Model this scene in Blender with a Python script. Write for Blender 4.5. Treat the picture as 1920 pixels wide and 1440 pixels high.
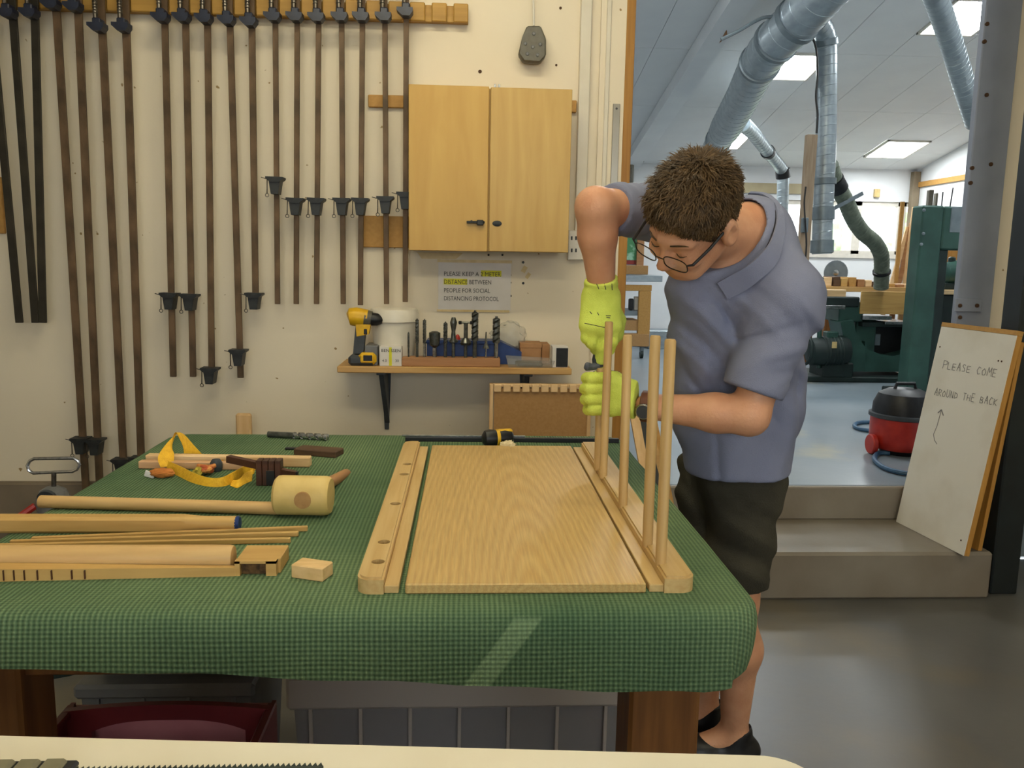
import bpy, bmesh, math, random
import numpy as np
from mathutils import Vector, Matrix, noise
from mathutils.bvhtree import BVHTree
random.seed(7)
for _o in list(bpy.data.objects): bpy.data.objects.remove(_o)
SC = bpy.context.scene
COL = SC.collection
# ------------------------------------------------------------------ camera
F_PX = 1550.0; CAM_H = 1.38
YAW, PITCH, ROLL = math.radians(3.14), math.radians(8.6), math.radians(1.0)
DV = Vector((math.sin(YAW)*math.cos(PITCH), math.cos(YAW)*math.cos(PITCH), -math.sin(PITCH)))
_r0 = Vector((math.cos(YAW), -math.sin(YAW), 0)); _u0 = _r0.cross(DV)
RV = _r0*math.cos(ROLL) + _u0*math.sin(ROLL); UV = _u0*math.cos(ROLL) - _r0*math.sin(ROLL)
CP = Vector((0, 0, CAM_H))
cam = bpy.data.cameras.new('camera'); cam.sensor_width = 36; cam.lens = 36*F_PX/1920
cam.clip_start = 0.05; cam.clip_end = 100
cam_o = bpy.data.objects.new('camera', cam); COL.objects.link(cam_o)
cam_o.matrix_world = Matrix(((RV.x, UV.x, -DV.x, 0), (RV.y, UV.y, -DV.y, 0), (RV.z, UV.z, -DV.z, CAM_H), (0, 0, 0, 1)))
SC.camera = cam_o
# ------------------------------------------------------------------ world (overcast daylight outside the far windows)
W = bpy.data.worlds.new('overcast'); SC.world = W; W.use_nodes = True
_bg = W.node_tree.nodes['Background']; _bg.inputs[0].default_value = (0.92, 0.98, 1.0, 1); _bg.inputs[1].default_value = 4.6
# ------------------------------------------------------------------ unseen ceiling fluorescents added to brighten the workshop + exposure
LAMP_COL = (1.0, 0.92, 0.66)
LAMP_W = 34.0
ADDED_LAMPS = [(-0.2, 2.35), (-0.2, 0.75), (2.3, 0.4)]
FAR_PANEL = 46.0
SC.view_settings.view_transform = 'Standard'; SC.view_settings.look = 'None'
SC.view_settings.exposure = -0.10; SC.view_settings.gamma = 1.0; SC.view_settings.use_curve_mapping = False

# ------------------------------------------------------------------ helpers
def ray(x, y): return DV + RV*((x-960)/F_PX) - UV*((y-720)/F_PX)
def P(x, y, Y=None, z=None, X=None):
    """a point of the place, read off the photograph at a known depth Y, height z or offset X"""
    v = ray(x, y)
    t = Y/v.y if Y is not None else ((z-CAM_H)/v.z if z is not None else X/v.x)
    return CP + v*t
def s2l(c):
    c = c/255.0
    return c/12.92 if c <= 0.04045 else ((c+0.055)/1.055)**2.4
def lin(c): return (s2l(c[0]), s2l(c[1]), s2l(c[2]), 1.0)
MATS = {}
def mat(name, col, col2=None, scale=8.0, rough=0.55, metal=0.0, bump=0.0, bscale=None, stretch=(1,1,1), spec=0.4, detail=5, lo=0.35, hi=0.65, coat=0.0, distort=0.0):
    m = bpy.data.materials.new(name); m.use_nodes = True; MATS[name] = m
    nt = m.node_tree; N = nt.nodes; L = nt.links; b = N['Principled BSDF']
    b.inputs['Roughness'].default_value = rough; b.inputs['Metallic'].default_value = metal
    b.inputs['Specular IOR Level'].default_value = spec; b.inputs['Coat Weight'].default_value = coat
    b.inputs['Base Color'].default_value = lin(col)
    if col2 is not None or bump:
        tc = N.new('ShaderNodeTexCoord'); mp = N.new('ShaderNodeMapping'); L.new(tc.outputs['Object'], mp.inputs[0])
        mp.inputs['Scale'].default_value = stretch
        nz = N.new('ShaderNodeTexNoise'); nz.inputs['Scale'].default_value = scale; nz.inputs['Detail'].default_value = detail
        nz.inputs['Distortion'].default_value = distort
        L.new(mp.outputs[0], nz.inputs['Vector'])
        if col2 is not None:
            rp = N.new('ShaderNodeValToRGB'); rp.color_ramp.elements[0].position = lo; rp.color_ramp.elements[1].position = hi
            rp.color_ramp.elements[0].color = lin(col); rp.color_ramp.elements[1].color = lin(col2)
            L.new(nz.outputs['Fac'], rp.inputs[0]); L.new(rp.outputs[0], b.inputs['Base Color'])
        if bump:
            n2 = nz
            if bscale:
                n2 = N.new('ShaderNodeTexNoise'); n2.inputs['Scale'].default_value = bscale; n2.inputs['Detail'].default_value = 4
                L.new(mp.outputs[0], n2.inputs['Vector'])
            bp = N.new('ShaderNodeBump'); bp.inputs['Strength'].default_value = bump; bp.inputs['Distance'].default_value = 0.01
            L.new(n2.outputs['Fac'], bp.inputs['Height']); L.new(bp.outputs[0], b.inputs['Normal'])
    return m
def wood(name, c1, c2, axis='y', scale=9.0, rough=0.5, ring=False, spec=0.35, amt=14):
    st = {'x': (1, amt, amt), 'y': (amt, 1, amt), 'z': (amt, amt, 1)}[axis]
    return mat(name, c1, c2, scale=scale*0.35, rough=rough, stretch=st, bump=0.05, detail=7, lo=0.32, hi=0.68, spec=spec, distort=0.4)

class MB:
    """collects shapes into one bmesh"""
    def __init__(s): s.bm = bmesh.new()
    def poly(s, vs, faces, mi=0):
        b = [s.bm.verts.new(v) for v in vs]
        for f in faces:
            try:
                q = s.bm.faces.new([b[i] for i in f]); q.material_index = mi
            except ValueError: pass
        return b
    def box(s, c, size, rot=None, bev=0.0, mi=0, seg=1):
        c = Vector(c); hx, hy, hz = size[0]/2, size[1]/2, size[2]/2
        R = rot if rot is not None else Matrix.Identity(3)
        vs = [s.bm.verts.new(c + R @ Vector((x*hx, y*hy, z*hz))) for x in (-1, 1) for y in (-1, 1) for z in (-1, 1)]
        fs = [s.bm.faces.new([vs[i] for i in f]) for f in ((0,1,3,2), (4,6,7,5), (0,4,5,1), (2,3,7,6), (0,2,6,4), (1,5,7,3))]
        for f in fs: f.material_index = mi
        if bev > 0:
            es = list({e for f in fs for e in f.edges})
            bmesh.ops.bevel(s.bm, geom=es, offset=bev, segments=seg, affect='EDGES', profile=0.5)
        return s
    def b2(s, lo, hi, bev=0.0, mi=0):
        lo, hi = Vector(lo), Vector(hi)
        return s.box((lo+hi)/2, [abs(a) for a in (hi-lo)], bev=bev, mi=mi)
    def hexa(s, pts, mi=0):      # 8 points: bottom 4 ccw, top 4 ccw
        s.poly(pts, [(3,2,1,0), (4,5,6,7), (0,1,5,4), (1,2,6,5), (2,3,7,6), (3,0,4,7)], mi); return s
    def tube(s, pts, r, seg=12, cap=True, mi=0, up=None, sx=1.0, twist=0.0):
        pts = [Vector(p) for p in pts]; n = len(pts)
        rs = r if isinstance(r, (list, tuple)) else [r]*n
        rings = []; prev = None
        for i, p in enumerate(pts):
            t = (pts[min(i+1, n-1)] - pts[max(i-1, 0)]).normalized()
            if prev is None:
                a = up or (Vector((0,0,1)) if abs(t.z) < 0.9 else Vector((1,0,0)))
                x = t.cross(Vector(a)).normalized()
            else:
                x = (prev - t*prev.dot(t)).normalized()
            prev = x; y = t.cross(x)
            rings.append([s.bm.verts.new(p + (x*math.cos(2*math.pi*k/seg + twist)*sx + y*math.sin(2*math.pi*k/seg + twist))*rs[i]) for k in range(seg)])
        for i in range(n-1):
            for k in range(seg):
                f = s.bm.faces.new((rings[i][k], rings[i][(k+1) % seg], rings[i+1][(k+1) % seg], rings[i+1][k])); f.material_index = mi
        if cap:
            s.bm.faces.new(rings[0][::-1]).material_index = mi; s.bm.faces.new(rings[-1]).material_index = mi
        return s
    def lathe(s, c, prof, axis=(0,0,1), seg=24, mi=0):   # prof: (radius, height along axis)
        ax = Vector(axis).normalized(); c = Vector(c)
        x = ax.cross(Vector((0,0,1)) if abs(ax.z) < 0.9 else Vector((1,0,0))).normalized(); y = ax.cross(x)
        rings = []
        for r, h in prof:
            r = max(r, 1e-5)
            rings.append([s.bm.verts.new(c + ax*h + (x*math.cos(2*math.pi*k/seg) + y*math.sin(2*math.pi*k/seg))*r) for k in range(seg)])
        for i in range(len(rings)-1):
            for k in range(seg):
                f = s.bm.faces.new((rings[i][k], rings[i][(k+1) % seg], rings[i+1][(k+1) % seg], rings[i+1][k])); f.material_index = mi
        s.bm.faces.new(rings[0][::-1]).material_index = mi; s.bm.faces.new(rings[-1]).material_index = mi
        return s
    def prism(s, poly, d, mi=0):  # polygon points (3D) extruded by vector d
        d = Vector(d); n = len(poly); a = [Vector(p) for p in poly]
        s.poly(a + [p+d for p in a], [tuple(range(n))[::-1], tuple(range(n, 2*n))] + [(i, (i+1) % n, n+(i+1) % n, n+i) for i in range(n)], mi); return s
    def torus(s, c, R, r, axis=(0,0,1), seg=24, sg=8, mi=0):
        ax = Vector(axis).normalized(); c = Vector(c)
        x = ax.cross(Vector((0,0,1)) if abs(ax.z) < 0.9 else Vector((1,0,0))).normalized(); y = ax.cross(x)
        rg = []
        for k in range(seg):
            e = x*math.cos(2*math.pi*k/seg) + y*math.sin(2*math.pi*k/seg)
            rg.append([s.bm.verts.new(c + e*(R + r*math.cos(2*math.pi*j/sg)) + ax*r*math.sin(2*math.pi*j/sg)) for j in range(sg)])
        for k in range(seg):
            for j in range(sg):
                s.bm.faces.new((rg[k][j], rg[(k+1) % seg][j], rg[(k+1) % seg][(j+1) % sg], rg[k][(j+1) % sg])).material_index = mi
        return s
    def ribbon(s, A, B, thick=0.0015, mi=0):  # strip between two edge polylines, with thickness
        n = len(A); A = [Vector(a) for a in A]; B = [Vector(b) for b in B]
        nr = []
        for i in range(n):
            t = (A[min(i+1, n-1)] - A[max(i-1, 0)]); w = B[i]-A[i]; q = t.cross(w)
            nr.append(q.normalized()*thick/2 if q.length > 1e-9 else Vector((0,0,thick/2)))
        vs = []
        for i in range(n): vs += [A[i]+nr[i], B[i]+nr[i], B[i]-nr[i], A[i]-nr[i]]
        fs = [(0,1,2,3), tuple(4*(n-1)+k for k in (3,2,1,0))]
        for i in range(n-1):
            for k in range(4): fs.append((4*i+k, 4*i+4+k, 4*i+4+(k+1) % 4, 4*i+(k+1) % 4))
        s.poly(vs, fs, mi); return s
    def mesh(s, name, ang=35):
        bmesh.ops.recalc_face_normals(s.bm, faces=s.bm.faces)
        me = bpy.data.meshes.new(name); s.bm.to_mesh(me); s.bm.free()
        me.polygons.foreach_set('use_smooth', [True]*len(me.polygons)); me.set_sharp_from_angle(angle=math.radians(ang))
        return me
BASE = {}
def link(name, me, mats, parent=None):
    o = bpy.data.objects.new(name, me); COL.objects.link(o)
    for m in (mats if isinstance(mats, (list, tuple)) else [mats]):
        if me is not None and len(me.materials) < 8 and o.data and (m.name not in [q.name for q in me.materials if q]): me.materials.append(m)
    if parent is not None:
        o.parent = parent
        o.matrix_parent_inverse = Matrix.Translation(-BASE.get(parent.name, Vector()))
    return o
def part(name, mb, m, parent=None, ang=35): return link(name, mb.mesh(name, ang), m, parent)
def thing(name, label, cat, loc=(0,0,0), group=None):
    o = bpy.data.objects.new(name, None); COL.objects.link(o); o.location = loc; o.empty_display_size = 0.05
    BASE[o.name] = Vector(loc)
    return tag(o, label, cat, group)
def tag(o, label, cat, group=None):
    o['label'] = label; o['category'] = cat
    if group: o['group'] = group
    return o
def struct(name, mb, m, label, cat, ang=35):
    o = part(name, mb, m, None, ang); o['kind'] = 'structure'; o['label'] = label; o['category'] = cat; return o
def single(name, mb, m, label, cat, group=None, ang=35): return tag(part(name, mb, m, None, ang), label, cat, group)
def pxbox(mb, x0, y0, x1, y1, Y, dep, bev=0.0, mi=0):
    """axis-aligned box whose front face at depth Y spans the given corners"""
    a, b = P(x0, y0, Y=Y), P(x1, y1, Y=Y)
    return mb.b2((min(a.x,b.x), Y, min(a.z,b.z)), (max(a.x,b.x), Y+dep, max(a.z,b.z)), bev, mi)
def rotz(a): return Matrix.Rotation(a, 3, 'Z')
def basis(x, y, z): return Matrix((x, y, z)).transposed()
def text_mesh(txt, size, origin, right, up, off, align='LEFT', xs=1.0):
    cu = bpy.data.curves.new('lettering', 'FONT'); cu.body = txt; cu.size = size; cu.align_x = align; cu.resolution_u = 2
    o = bpy.data.objects.new('tmp_lettering', cu); COL.objects.link(o)
    dg = bpy.context.evaluated_depsgraph_get(); me = bpy.data.meshes.new_from_object(o.evaluated_get(dg))
    bpy.data.objects.remove(o); right, up = Vector(right).normalized(), Vector(up).normalized(); n = right.cross(up)
    for v in me.vertices: v.co = Vector(origin) + right*(v.co.x*xs) + up*v.co.y + n*off
    me.materials.clear(); return me

# ---- signed-distance modelling (smooth unions of limbs), meshed by surface nets
def smin(a, b, k):
    if k <= 0: return np.minimum(a, b)
    h = np.clip(0.5 + 0.5*(b-a)/k, 0, 1); return b*(1-h) + a*h - k*h*(1-h)
def smax(a, b, k): return -smin(-a, -b, k)
def cone(p, a, b, ra, rb):
    a = np.array(a, dtype=np.float32); b = np.array(b, dtype=np.float32); ba = b-a
    t = np.clip(((p-a) @ ba)/max(float(ba @ ba), 1e-9), 0, 1)
    return np.linalg.norm(p - a - t[..., None]*ba, axis=-1) - (ra + (rb-ra)*t)
def ell(p, c, r, M=None):
    q = p - np.array(c, dtype=np.float32)
    if M is not None: q = q @ np.array(M, dtype=np.float32).T
    r = np.array(r, dtype=np.float32)
    k0 = np.linalg.norm(q/r, axis=-1); k1 = np.linalg.norm(q/(r*r), axis=-1)+1e-9
    return k0*(k0-1)/k1
def half(p, c, n):
    n = np.array(n, dtype=np.float32); n /= np.linalg.norm(n); return (p - np.array(c, dtype=np.float32)) @ n
def sdf_mesh(name, fn, lo, hi, h):
    lo = np.array(lo, dtype=np.float32); hi = np.array(hi, dtype=np.float32)
    n = np.ceil((hi-lo)/h).astype(int)+1
    g = np.stack(np.meshgrid(*[lo[i] + h*np.arange(n[i], dtype=np.float32) for i in range(3)], indexing='ij'), -1)
    v = np.empty(n, dtype=np.float32)
    for i in range(0, n[0], 24): v[i:i+24] = fn(g[i:i+24])
    ins = v < 0
    cs = [(a, b, c) for a in (0, 1) for b in (0, 1) for c in (0, 1)]
    cnt = sum(ins[a:n[0]-1+a, b:n[1]-1+b, c:n[2]-1+c].astype(np.int8) for a, b, c in cs)
    act = (cnt > 0) & (cnt < 8); idx = np.argwhere(act)
    num = np.zeros((len(idx), 3), np.float32); den = np.zeros(len(idx), np.float32)
    for a in cs:
        for ax in range(3):
            if a[ax]: continue
            b = list(a); b[ax] = 1
            ia = idx+np.array(a); ib = idx+np.array(b)
            va = v[ia[:,0], ia[:,1], ia[:,2]]; vb = v[ib[:,0], ib[:,1], ib[:,2]]
            m = (va < 0) != (vb < 0)
            t = np.where(m, va/np.where(m, va-vb, 1), 0)
            pt = ia.astype(np.float32); pt[:, ax] += t
            num += pt*m[:, None]; den += m
    pos = lo + h*num/den[:, None]
    vid = np.full(act.shape, -1, np.int32); vid[act] = np.arange(len(idx))
    faces = []
    for ax in range(3):
        o1, o2 = [(1, 2), (2, 0), (0, 1)][ax]
        s0 = [slice(None)]*3; s1 = [slice(None)]*3; s0[ax] = slice(0, -1); s1[ax] = slice(1, None)
        ch = ins[tuple(s0)] != ins[tuple(s1)]; e = np.argwhere(ch)
        e = e[(e[:, o1] > 0) & (e[:, o2] > 0) & (e[:, o1] < n[o1]-1) & (e[:, o2] < n[o2]-1)]
        d1 = np.zeros(3, int); d1[o1] = 1; d2 = np.zeros(3, int); d2[o2] = 1
        q = np.stack([vid[tuple((e-k).T)] for k in (0*d1, d1, d1+d2, d2)], 1)
        flip = ~ins[tuple(e.T)]
        q[flip] = q[flip][:, ::-1]; faces.append(q)
    faces = np.concatenate(faces); faces = faces[(faces >= 0).all(1)]
    me = bpy.data.meshes.new(name); me.from_pydata(pos.tolist(), [], faces.tolist()); me.update()
    me.polygons.foreach_set('use_smooth', [True]*len(me.polygons))
    return me
def relax(me, it=2, f=0.5):
    bm = bmesh.new(); bm.from_mesh(me)
    for _ in range(it): bmesh.ops.smooth_vert(bm, verts=bm.verts, factor=f, use_axis_x=True, use_axis_y=True, use_axis_z=True)
    bmesh.ops.recalc_face_normals(bm, faces=bm.faces); bm.to_mesh(me); bm.free()
    me.polygons.foreach_set('use_smooth', [True]*len(me.polygons)); return me

# ------------------------------------------------------------------ materials
def wall_mat():
    m = mat('cream_wall_paint', (224, 212, 190), (216, 204, 181), scale=1.6, rough=0.75, bump=0.06, bscale=40, spec=0.2, lo=0.3, hi=0.8)
    nt = m.node_tree; N, L = nt.nodes, nt.links; b = N['Principled BSDF']
    src = b.inputs['Base Color'].links[0].from_socket
    nz = N.new('ShaderNodeTexNoise'); nz.inputs['Scale'].default_value = 23; nz.inputs['Detail'].default_value = 2
    rp = N.new('ShaderNodeValToRGB'); rp.color_ramp.elements[0].position = 0.245; rp.color_ramp.elements[1].position = 0.27
    tc = N.new('ShaderNodeTexCoord'); L.new(tc.outputs['Object'], nz.inputs['Vector']); L.new(nz.outputs['Fac'], rp.inputs[0])
    mx = N.new('ShaderNodeMixRGB'); mx.inputs[1].default_value = lin((150, 125, 85)); L.new(rp.outputs[0], mx.inputs[0]); L.new(src, mx.inputs[2])
    L.new(mx.outputs[0], b.inputs['Base Color']); return m
M_wall = wall_mat()
M_plinth = mat('grey_brown_plinth_paint', (128, 114, 96), (110, 98, 82), scale=4, rough=0.7, bump=0.1, bscale=30)
M_ceil = mat('white_ceiling_paint', (205, 205, 200), rough=0.8)
M_step = mat('painted_concrete_step', (132, 124, 112), (118, 108, 94), scale=3, rough=0.45, bump=0.05, bscale=60)
def floor_mat(name, c1, c2, dust, dlo, dhi, rough):
    m = mat(name, c1, c2, scale=2.2, rough=rough, bump=0.04, bscale=25, detail=6)
    nt = m.node_tree; N, L = nt.nodes, nt.links; b = N['Principled BSDF']
    src = b.inputs['Base Color'].links[0].from_socket
    tc = N.new('ShaderNodeTexCoord'); nz = N.new('ShaderNodeTexNoise'); nz.inputs['Scale'].default_value = 1.1; nz.inputs['Detail'].default_value = 6
    L.new(tc.outputs['Object'], nz.inputs['Vector'])
    rp = N.new('ShaderNodeValToRGB'); rp.color_ramp.elements[0].position = dlo; rp.color_ramp.elements[1].position = dhi; L.new(nz.outputs['Fac'], rp.inputs[0])
    mx = N.new('ShaderNodeMixRGB'); mx.inputs[2].default_value = lin(dust); L.new(rp.outputs[0], mx.inputs[0]); L.new(src, mx.inputs[1])
    L.new(mx.outputs[0], b.inputs['Base Color']); return m
M_floor = floor_mat('dusty_grey_floor_paint', (94, 92, 88), (84, 82, 79), (120, 107, 80), 0.52, 0.78, 0.34)
M_floor2 = floor_mat('blue_grey_floor_paint', (128, 138, 144), (116, 128, 136), (176, 166, 126), 0.62, 0.74, 0.3)
M_steel_bar = mat('rusty_steel_bar', (74, 58, 40), (112, 88, 64), scale=7, rough=0.55, metal=0.25, stretch=(2,2,1), bump=0.1, bscale=60)
M_dark_bar = mat('dark_oiled_steel', (38, 34, 26), (56, 50, 40), scale=9, rough=0.5, metal=0.3)
M_blue_cast = mat('dark_blue_casting', (20, 26, 44), (34, 40, 60), scale=30, rough=0.45, spec=0.5)
M_black_cast = mat('black_green_casting', (26, 28, 30), (44, 46, 46), scale=30, rough=0.5)
M_screw = mat('worn_steel_screw', (110, 104, 96), (70, 62, 52), scale=40, rough=0.35, metal=0.8)
M_rail = wood('ochre_softwood', (178, 138, 66), (160, 120, 54), 'x', rough=0.55)
M_cleat = mat('mdf_cleat', (180, 136, 72), (170, 126, 64), scale=60, rough=0.65)
M_ply = wood('birch_ply_varnished', (196, 158, 84), (186, 146, 74), 'z', scale=7, rough=0.42, amt=6)
M_ply2 = wood('birch_ply_varnished_pale', (196, 162, 96), (184, 148, 82), 'z', scale=7, rough=0.42, amt=9)
M_black = mat('black_plastic', (20, 20, 22), (28, 28, 30), scale=60, rough=0.4)
M_dkgrey = mat('dark_grey_plastic', (84, 80, 68), (96, 92, 80), scale=50, rough=0.45)
M_white_pl = mat('white_upvc', (214, 208, 196), (206, 200, 188), scale=20, rough=0.4)
M_paper = mat('white_paper', (214, 208, 202), (208, 202, 194), scale=10, rough=0.6)
M_ink = mat('black_ink', (46, 44, 44), (60, 58, 56), scale=80, rough=0.7)
M_yell_ink = mat('yellow_highlighter', (212, 206, 40), (200, 194, 40), scale=60, rough=0.6)
M_tape = mat('yellowed_tape', (206, 182, 128), (190, 164, 108), scale=30, rough=0.4)
M_shelf = wood('pine_shelf', (196, 156, 98), (176, 134, 78), 'x', rough=0.55)
M_bracket = mat('slate_grey_bracket', (52, 56, 60), (62, 66, 70), scale=30, rough=0.5)
M_yellow = mat('yellow_tool_plastic', (222, 176, 30), (210, 160, 24), scale=40, rough=0.4)
M_bucket = mat('off_white_bucket_plastic', (222, 214, 198), (214, 206, 188), scale=12, rough=0.35)
M_bit = mat('dark_twist_steel', (78, 80, 76), (112, 112, 106), scale=60, rough=0.3, metal=0.75)
M_bright = mat('bright_steel', (190, 190, 190), (150, 150, 150), scale=60, rough=0.22, metal=0.95)
M_bitblock = wood('reddish_hardwood', (168, 122, 80), (146, 100, 62), 'x')
M_blue = mat('blue_plastic_case', (30, 58, 116), (24, 48, 100), scale=30, rough=0.4)
M_red = mat('red_plastic', (178, 44, 30), (160, 34, 24), scale=20, rough=0.35, spec=0.5)
M_card = mat('brown_card', (168, 124, 84), (154, 110, 70), scale=20, rough=0.7)
def clear_mat(name, col, alpha, rough=0.15):
    m = mat(name, col, rough=rough); m.node_tree.nodes['Principled BSDF'].inputs['Alpha'].default_value = alpha; return m
M_clear = clear_mat('clear_plastic', (206, 204, 196), 0.3)
M_clearbox = clear_mat('cloudy_storage_plastic', (140, 136, 136), 0.55, 0.3)
M_boxlid = clear_mat('cloudy_lid_plastic', (168, 158, 150), 0.8, 0.35)
M_mdf = mat('mdf_board', (168, 128, 80), (160, 120, 72), scale=90, rough=0.7)
M_pale = wood('pale_softwood', (226, 194, 148), (212, 174, 124), 'x')
M_palez = wood('pale_softwood_upright', (220, 186, 138), (204, 164, 114), 'z')
def oak_panel():
    m = mat('oiled_oak_cathedral', (205, 170, 112), rough=0.42, spec=0.4)
    nt = m.node_tree; N, L = nt.nodes, nt.links; b = N['Principled BSDF']
    tc = N.new('ShaderNodeTexCoord'); mp = N.new('ShaderNodeMapping'); L.new(tc.outputs['Object'], mp.inputs[0])
    mp.inputs['Location'].default_value = (-0.115, -1.05, -0.88)
    mp2 = N.new('ShaderNodeMapping'); L.new(mp.outputs[0], mp2.inputs[0]); mp2.inputs['Rotation'].default_value = (math.radians(5), 0, math.radians(1.0)); 
    nz = N.new('ShaderNodeTexNoise'); nz.inputs['Scale'].default_value = 3.2; nz.inputs['Detail'].default_value = 3
    st = N.new('ShaderNodeMapping'); st.inputs['Scale'].default_value = (2.0, 0.35, 1); L.new(tc.outputs['Object'], st.inputs[0]); L.new(st.outputs[0], nz.inputs['Vector'])
    av = N.new('ShaderNodeVectorMath'); av.operation = 'MULTIPLY_ADD'; av.inputs[1].default_value = (0.035, 0.0, 0.0)
    L.new(nz.outputs['Color'], av.inputs[0]); L.new(mp2.outputs[0], av.inputs[2])
    wv = N.new('ShaderNodeTexWave'); wv.wave_type = 'RINGS'; wv.rings_direction = 'Y'; wv.inputs['Scale'].default_value = 30; wv.inputs['Distortion'].default_value = 0.0
    wv.inputs['Detail'].default_value = 3; wv.inputs['Detail Scale'].default_value = 1.5
    L.new(av.outputs[0], wv.inputs['Vector'])
    fn = N.new('ShaderNodeTexNoise'); fn.inputs['Scale'].default_value = 6; fn.inputs['Detail'].default_value = 6
    s2 = N.new('ShaderNodeMapping'); s2.inputs['Scale'].default_value = (60, 2.5, 60); L.new(tc.outputs['Object'], s2.inputs[0]); L.new(s2.outputs[0], fn.inputs['Vector'])
    r1 = N.new('ShaderNodeValToRGB'); r1.color_ramp.elements[0].color = lin((191, 155, 95)); r1.color_ramp.elements[1].color = lin((200, 167, 107)); L.new(wv.outputs['Fac'], r1.inputs[0])
    r2 = N.new('ShaderNodeValToRGB'); r2.color_ramp.elements[0].position = 0.3; r2.color_ramp.elements[1].position = 0.7
    r2.color_ramp.elements[0].color = lin((226, 226, 226)); r2.color_ramp.elements[1].color = lin((255, 255, 255)); L.new(fn.outputs['Fac'], r2.inputs[0])
    mx = N.new('ShaderNodeMixRGB'); mx.blend_type = 'MULTIPLY'; mx.inputs[0].default_value = 1; L.new(r1.outputs[0], mx.inputs[1]); L.new(r2.outputs[0], mx.inputs[2])
    L.new(mx.outputs[0], b.inputs['Base Color'])
    return m
M_oak = oak_panel()
M_oaky = wood('oak_long_grain', (200, 170, 116), (184, 150, 94), 'y', scale=12, amt=20, rough=0.45)
M_oakz = wood('oak_dowel_grain', (196, 164, 110), (178, 142, 88), 'z', scale=12, amt=16, rough=0.45)
M_oakx = wood('oak_cross_lengths', (198, 160, 96), (182, 142, 80), 'x', scale=10, amt=14, rough=0.48)
M_oakx2 = wood('beech_pole', (204, 168, 112), (188, 148, 92), 'x', scale=8, amt=10, rough=0.45)
M_hole = mat('bored_hole_dark', (74, 50, 28), rough=0.8)
def cloth_mat():
    m = mat('ribbed_green_mat', (50, 86, 66), rough=0.85, spec=0.15)
    nt = m.node_tree; N, L = nt.nodes, nt.links; b = N['Principled BSDF']
    tc = N.new('ShaderNodeTexCoord'); sp = N.new('ShaderNodeSeparateXYZ'); L.new(tc.outputs['Object'], sp.inputs[0])
    def sn(sock, f):
        a = N.new('ShaderNodeMath'); a.operation = 'MULTIPLY'; a.inputs[1].default_value = f; L.new(sock, a.inputs[0])
        c = N.new('ShaderNodeMath'); c.operation = 'SINE'; L.new(a.outputs[0], c.inputs[0]); return c.outputs[0]
    yz = N.new('ShaderNodeMath'); yz.operation = 'ADD'; L.new(sp.outputs[1], yz.inputs[0]); L.new(sp.outputs[2], yz.inputs[1])
    sx, sy = sn(sp.outputs[0], 2*math.pi/0.0075), sn(yz.outputs[0], 2*math.pi/0.0075)
    ad = N.new('ShaderNodeMath'); ad.operation = 'MULTIPLY_ADD'; ad.inputs[1].default_value = 0.45; L.new(sy, ad.inputs[0]); L.new(sx, ad.inputs[2])
    mr = N.new('ShaderNodeMapRange'); mr.inputs[1].default_value = -1.4; mr.inputs[2].default_value = 1.4; L.new(ad.outputs[0], mr.inputs[0])
    r1 = N.new('ShaderNodeValToRGB'); r1.color_ramp.elements[0].color = lin((82, 108, 82)); r1.color_ramp.elements[1].color = lin((130, 152, 117)); L.new(mr.outputs[0], r1.inputs[0])
    nz = N.new('ShaderNodeTexNoise'); nz.inputs['Scale'].default_value = 2.6; nz.inputs['Detail'].default_value = 8; L.new(tc.outputs['Object'], nz.inputs['Vector'])
    r2 = N.new('ShaderNodeValToRGB'); r2.color_ramp.elements[0].position = 0.3; r2.color_ramp.elements[1].position = 0.75
    r2.color_ramp.elements[0].color = lin((176, 192, 184)); r2.color_ramp.elements[1].color = lin((255, 252, 238)); L.new(nz.outputs['Fac'], r2.inputs[0])
    mx = N.new('ShaderNodeMixRGB'); mx.blend_type = 'MULTIPLY'; mx.inputs[0].default_value = 1; L.new(r1.outputs[0], mx.inputs[1]); L.new(r2.outputs[0], mx.inputs[2])
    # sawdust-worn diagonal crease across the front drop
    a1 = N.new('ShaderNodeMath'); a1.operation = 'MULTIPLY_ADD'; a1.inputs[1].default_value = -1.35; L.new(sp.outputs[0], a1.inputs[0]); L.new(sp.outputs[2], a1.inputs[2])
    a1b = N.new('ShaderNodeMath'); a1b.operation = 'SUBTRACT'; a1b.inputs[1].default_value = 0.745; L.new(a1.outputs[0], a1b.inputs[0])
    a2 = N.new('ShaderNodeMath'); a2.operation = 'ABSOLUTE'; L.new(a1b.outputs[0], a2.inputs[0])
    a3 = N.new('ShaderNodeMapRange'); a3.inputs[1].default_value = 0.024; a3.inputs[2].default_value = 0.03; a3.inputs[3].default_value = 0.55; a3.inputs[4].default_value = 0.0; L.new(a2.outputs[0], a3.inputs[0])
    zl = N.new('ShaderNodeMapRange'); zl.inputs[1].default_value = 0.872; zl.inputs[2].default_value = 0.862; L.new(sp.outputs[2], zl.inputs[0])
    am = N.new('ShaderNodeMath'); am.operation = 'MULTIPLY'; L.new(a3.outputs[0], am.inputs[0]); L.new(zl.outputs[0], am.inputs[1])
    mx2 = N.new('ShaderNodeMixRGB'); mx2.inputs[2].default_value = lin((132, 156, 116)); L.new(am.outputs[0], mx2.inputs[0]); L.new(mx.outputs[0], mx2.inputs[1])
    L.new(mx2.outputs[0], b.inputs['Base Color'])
    bp = N.new('ShaderNodeBump'); bp.inputs['Strength'].default_value = 0.6; bp.inputs['Distance'].default_value = 0.002; L.new(ad.outputs[0], bp.inputs['Height']); L.new(bp.outputs[0], b.inputs['Normal'])
    return m
M_cloth = cloth_mat()
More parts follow.
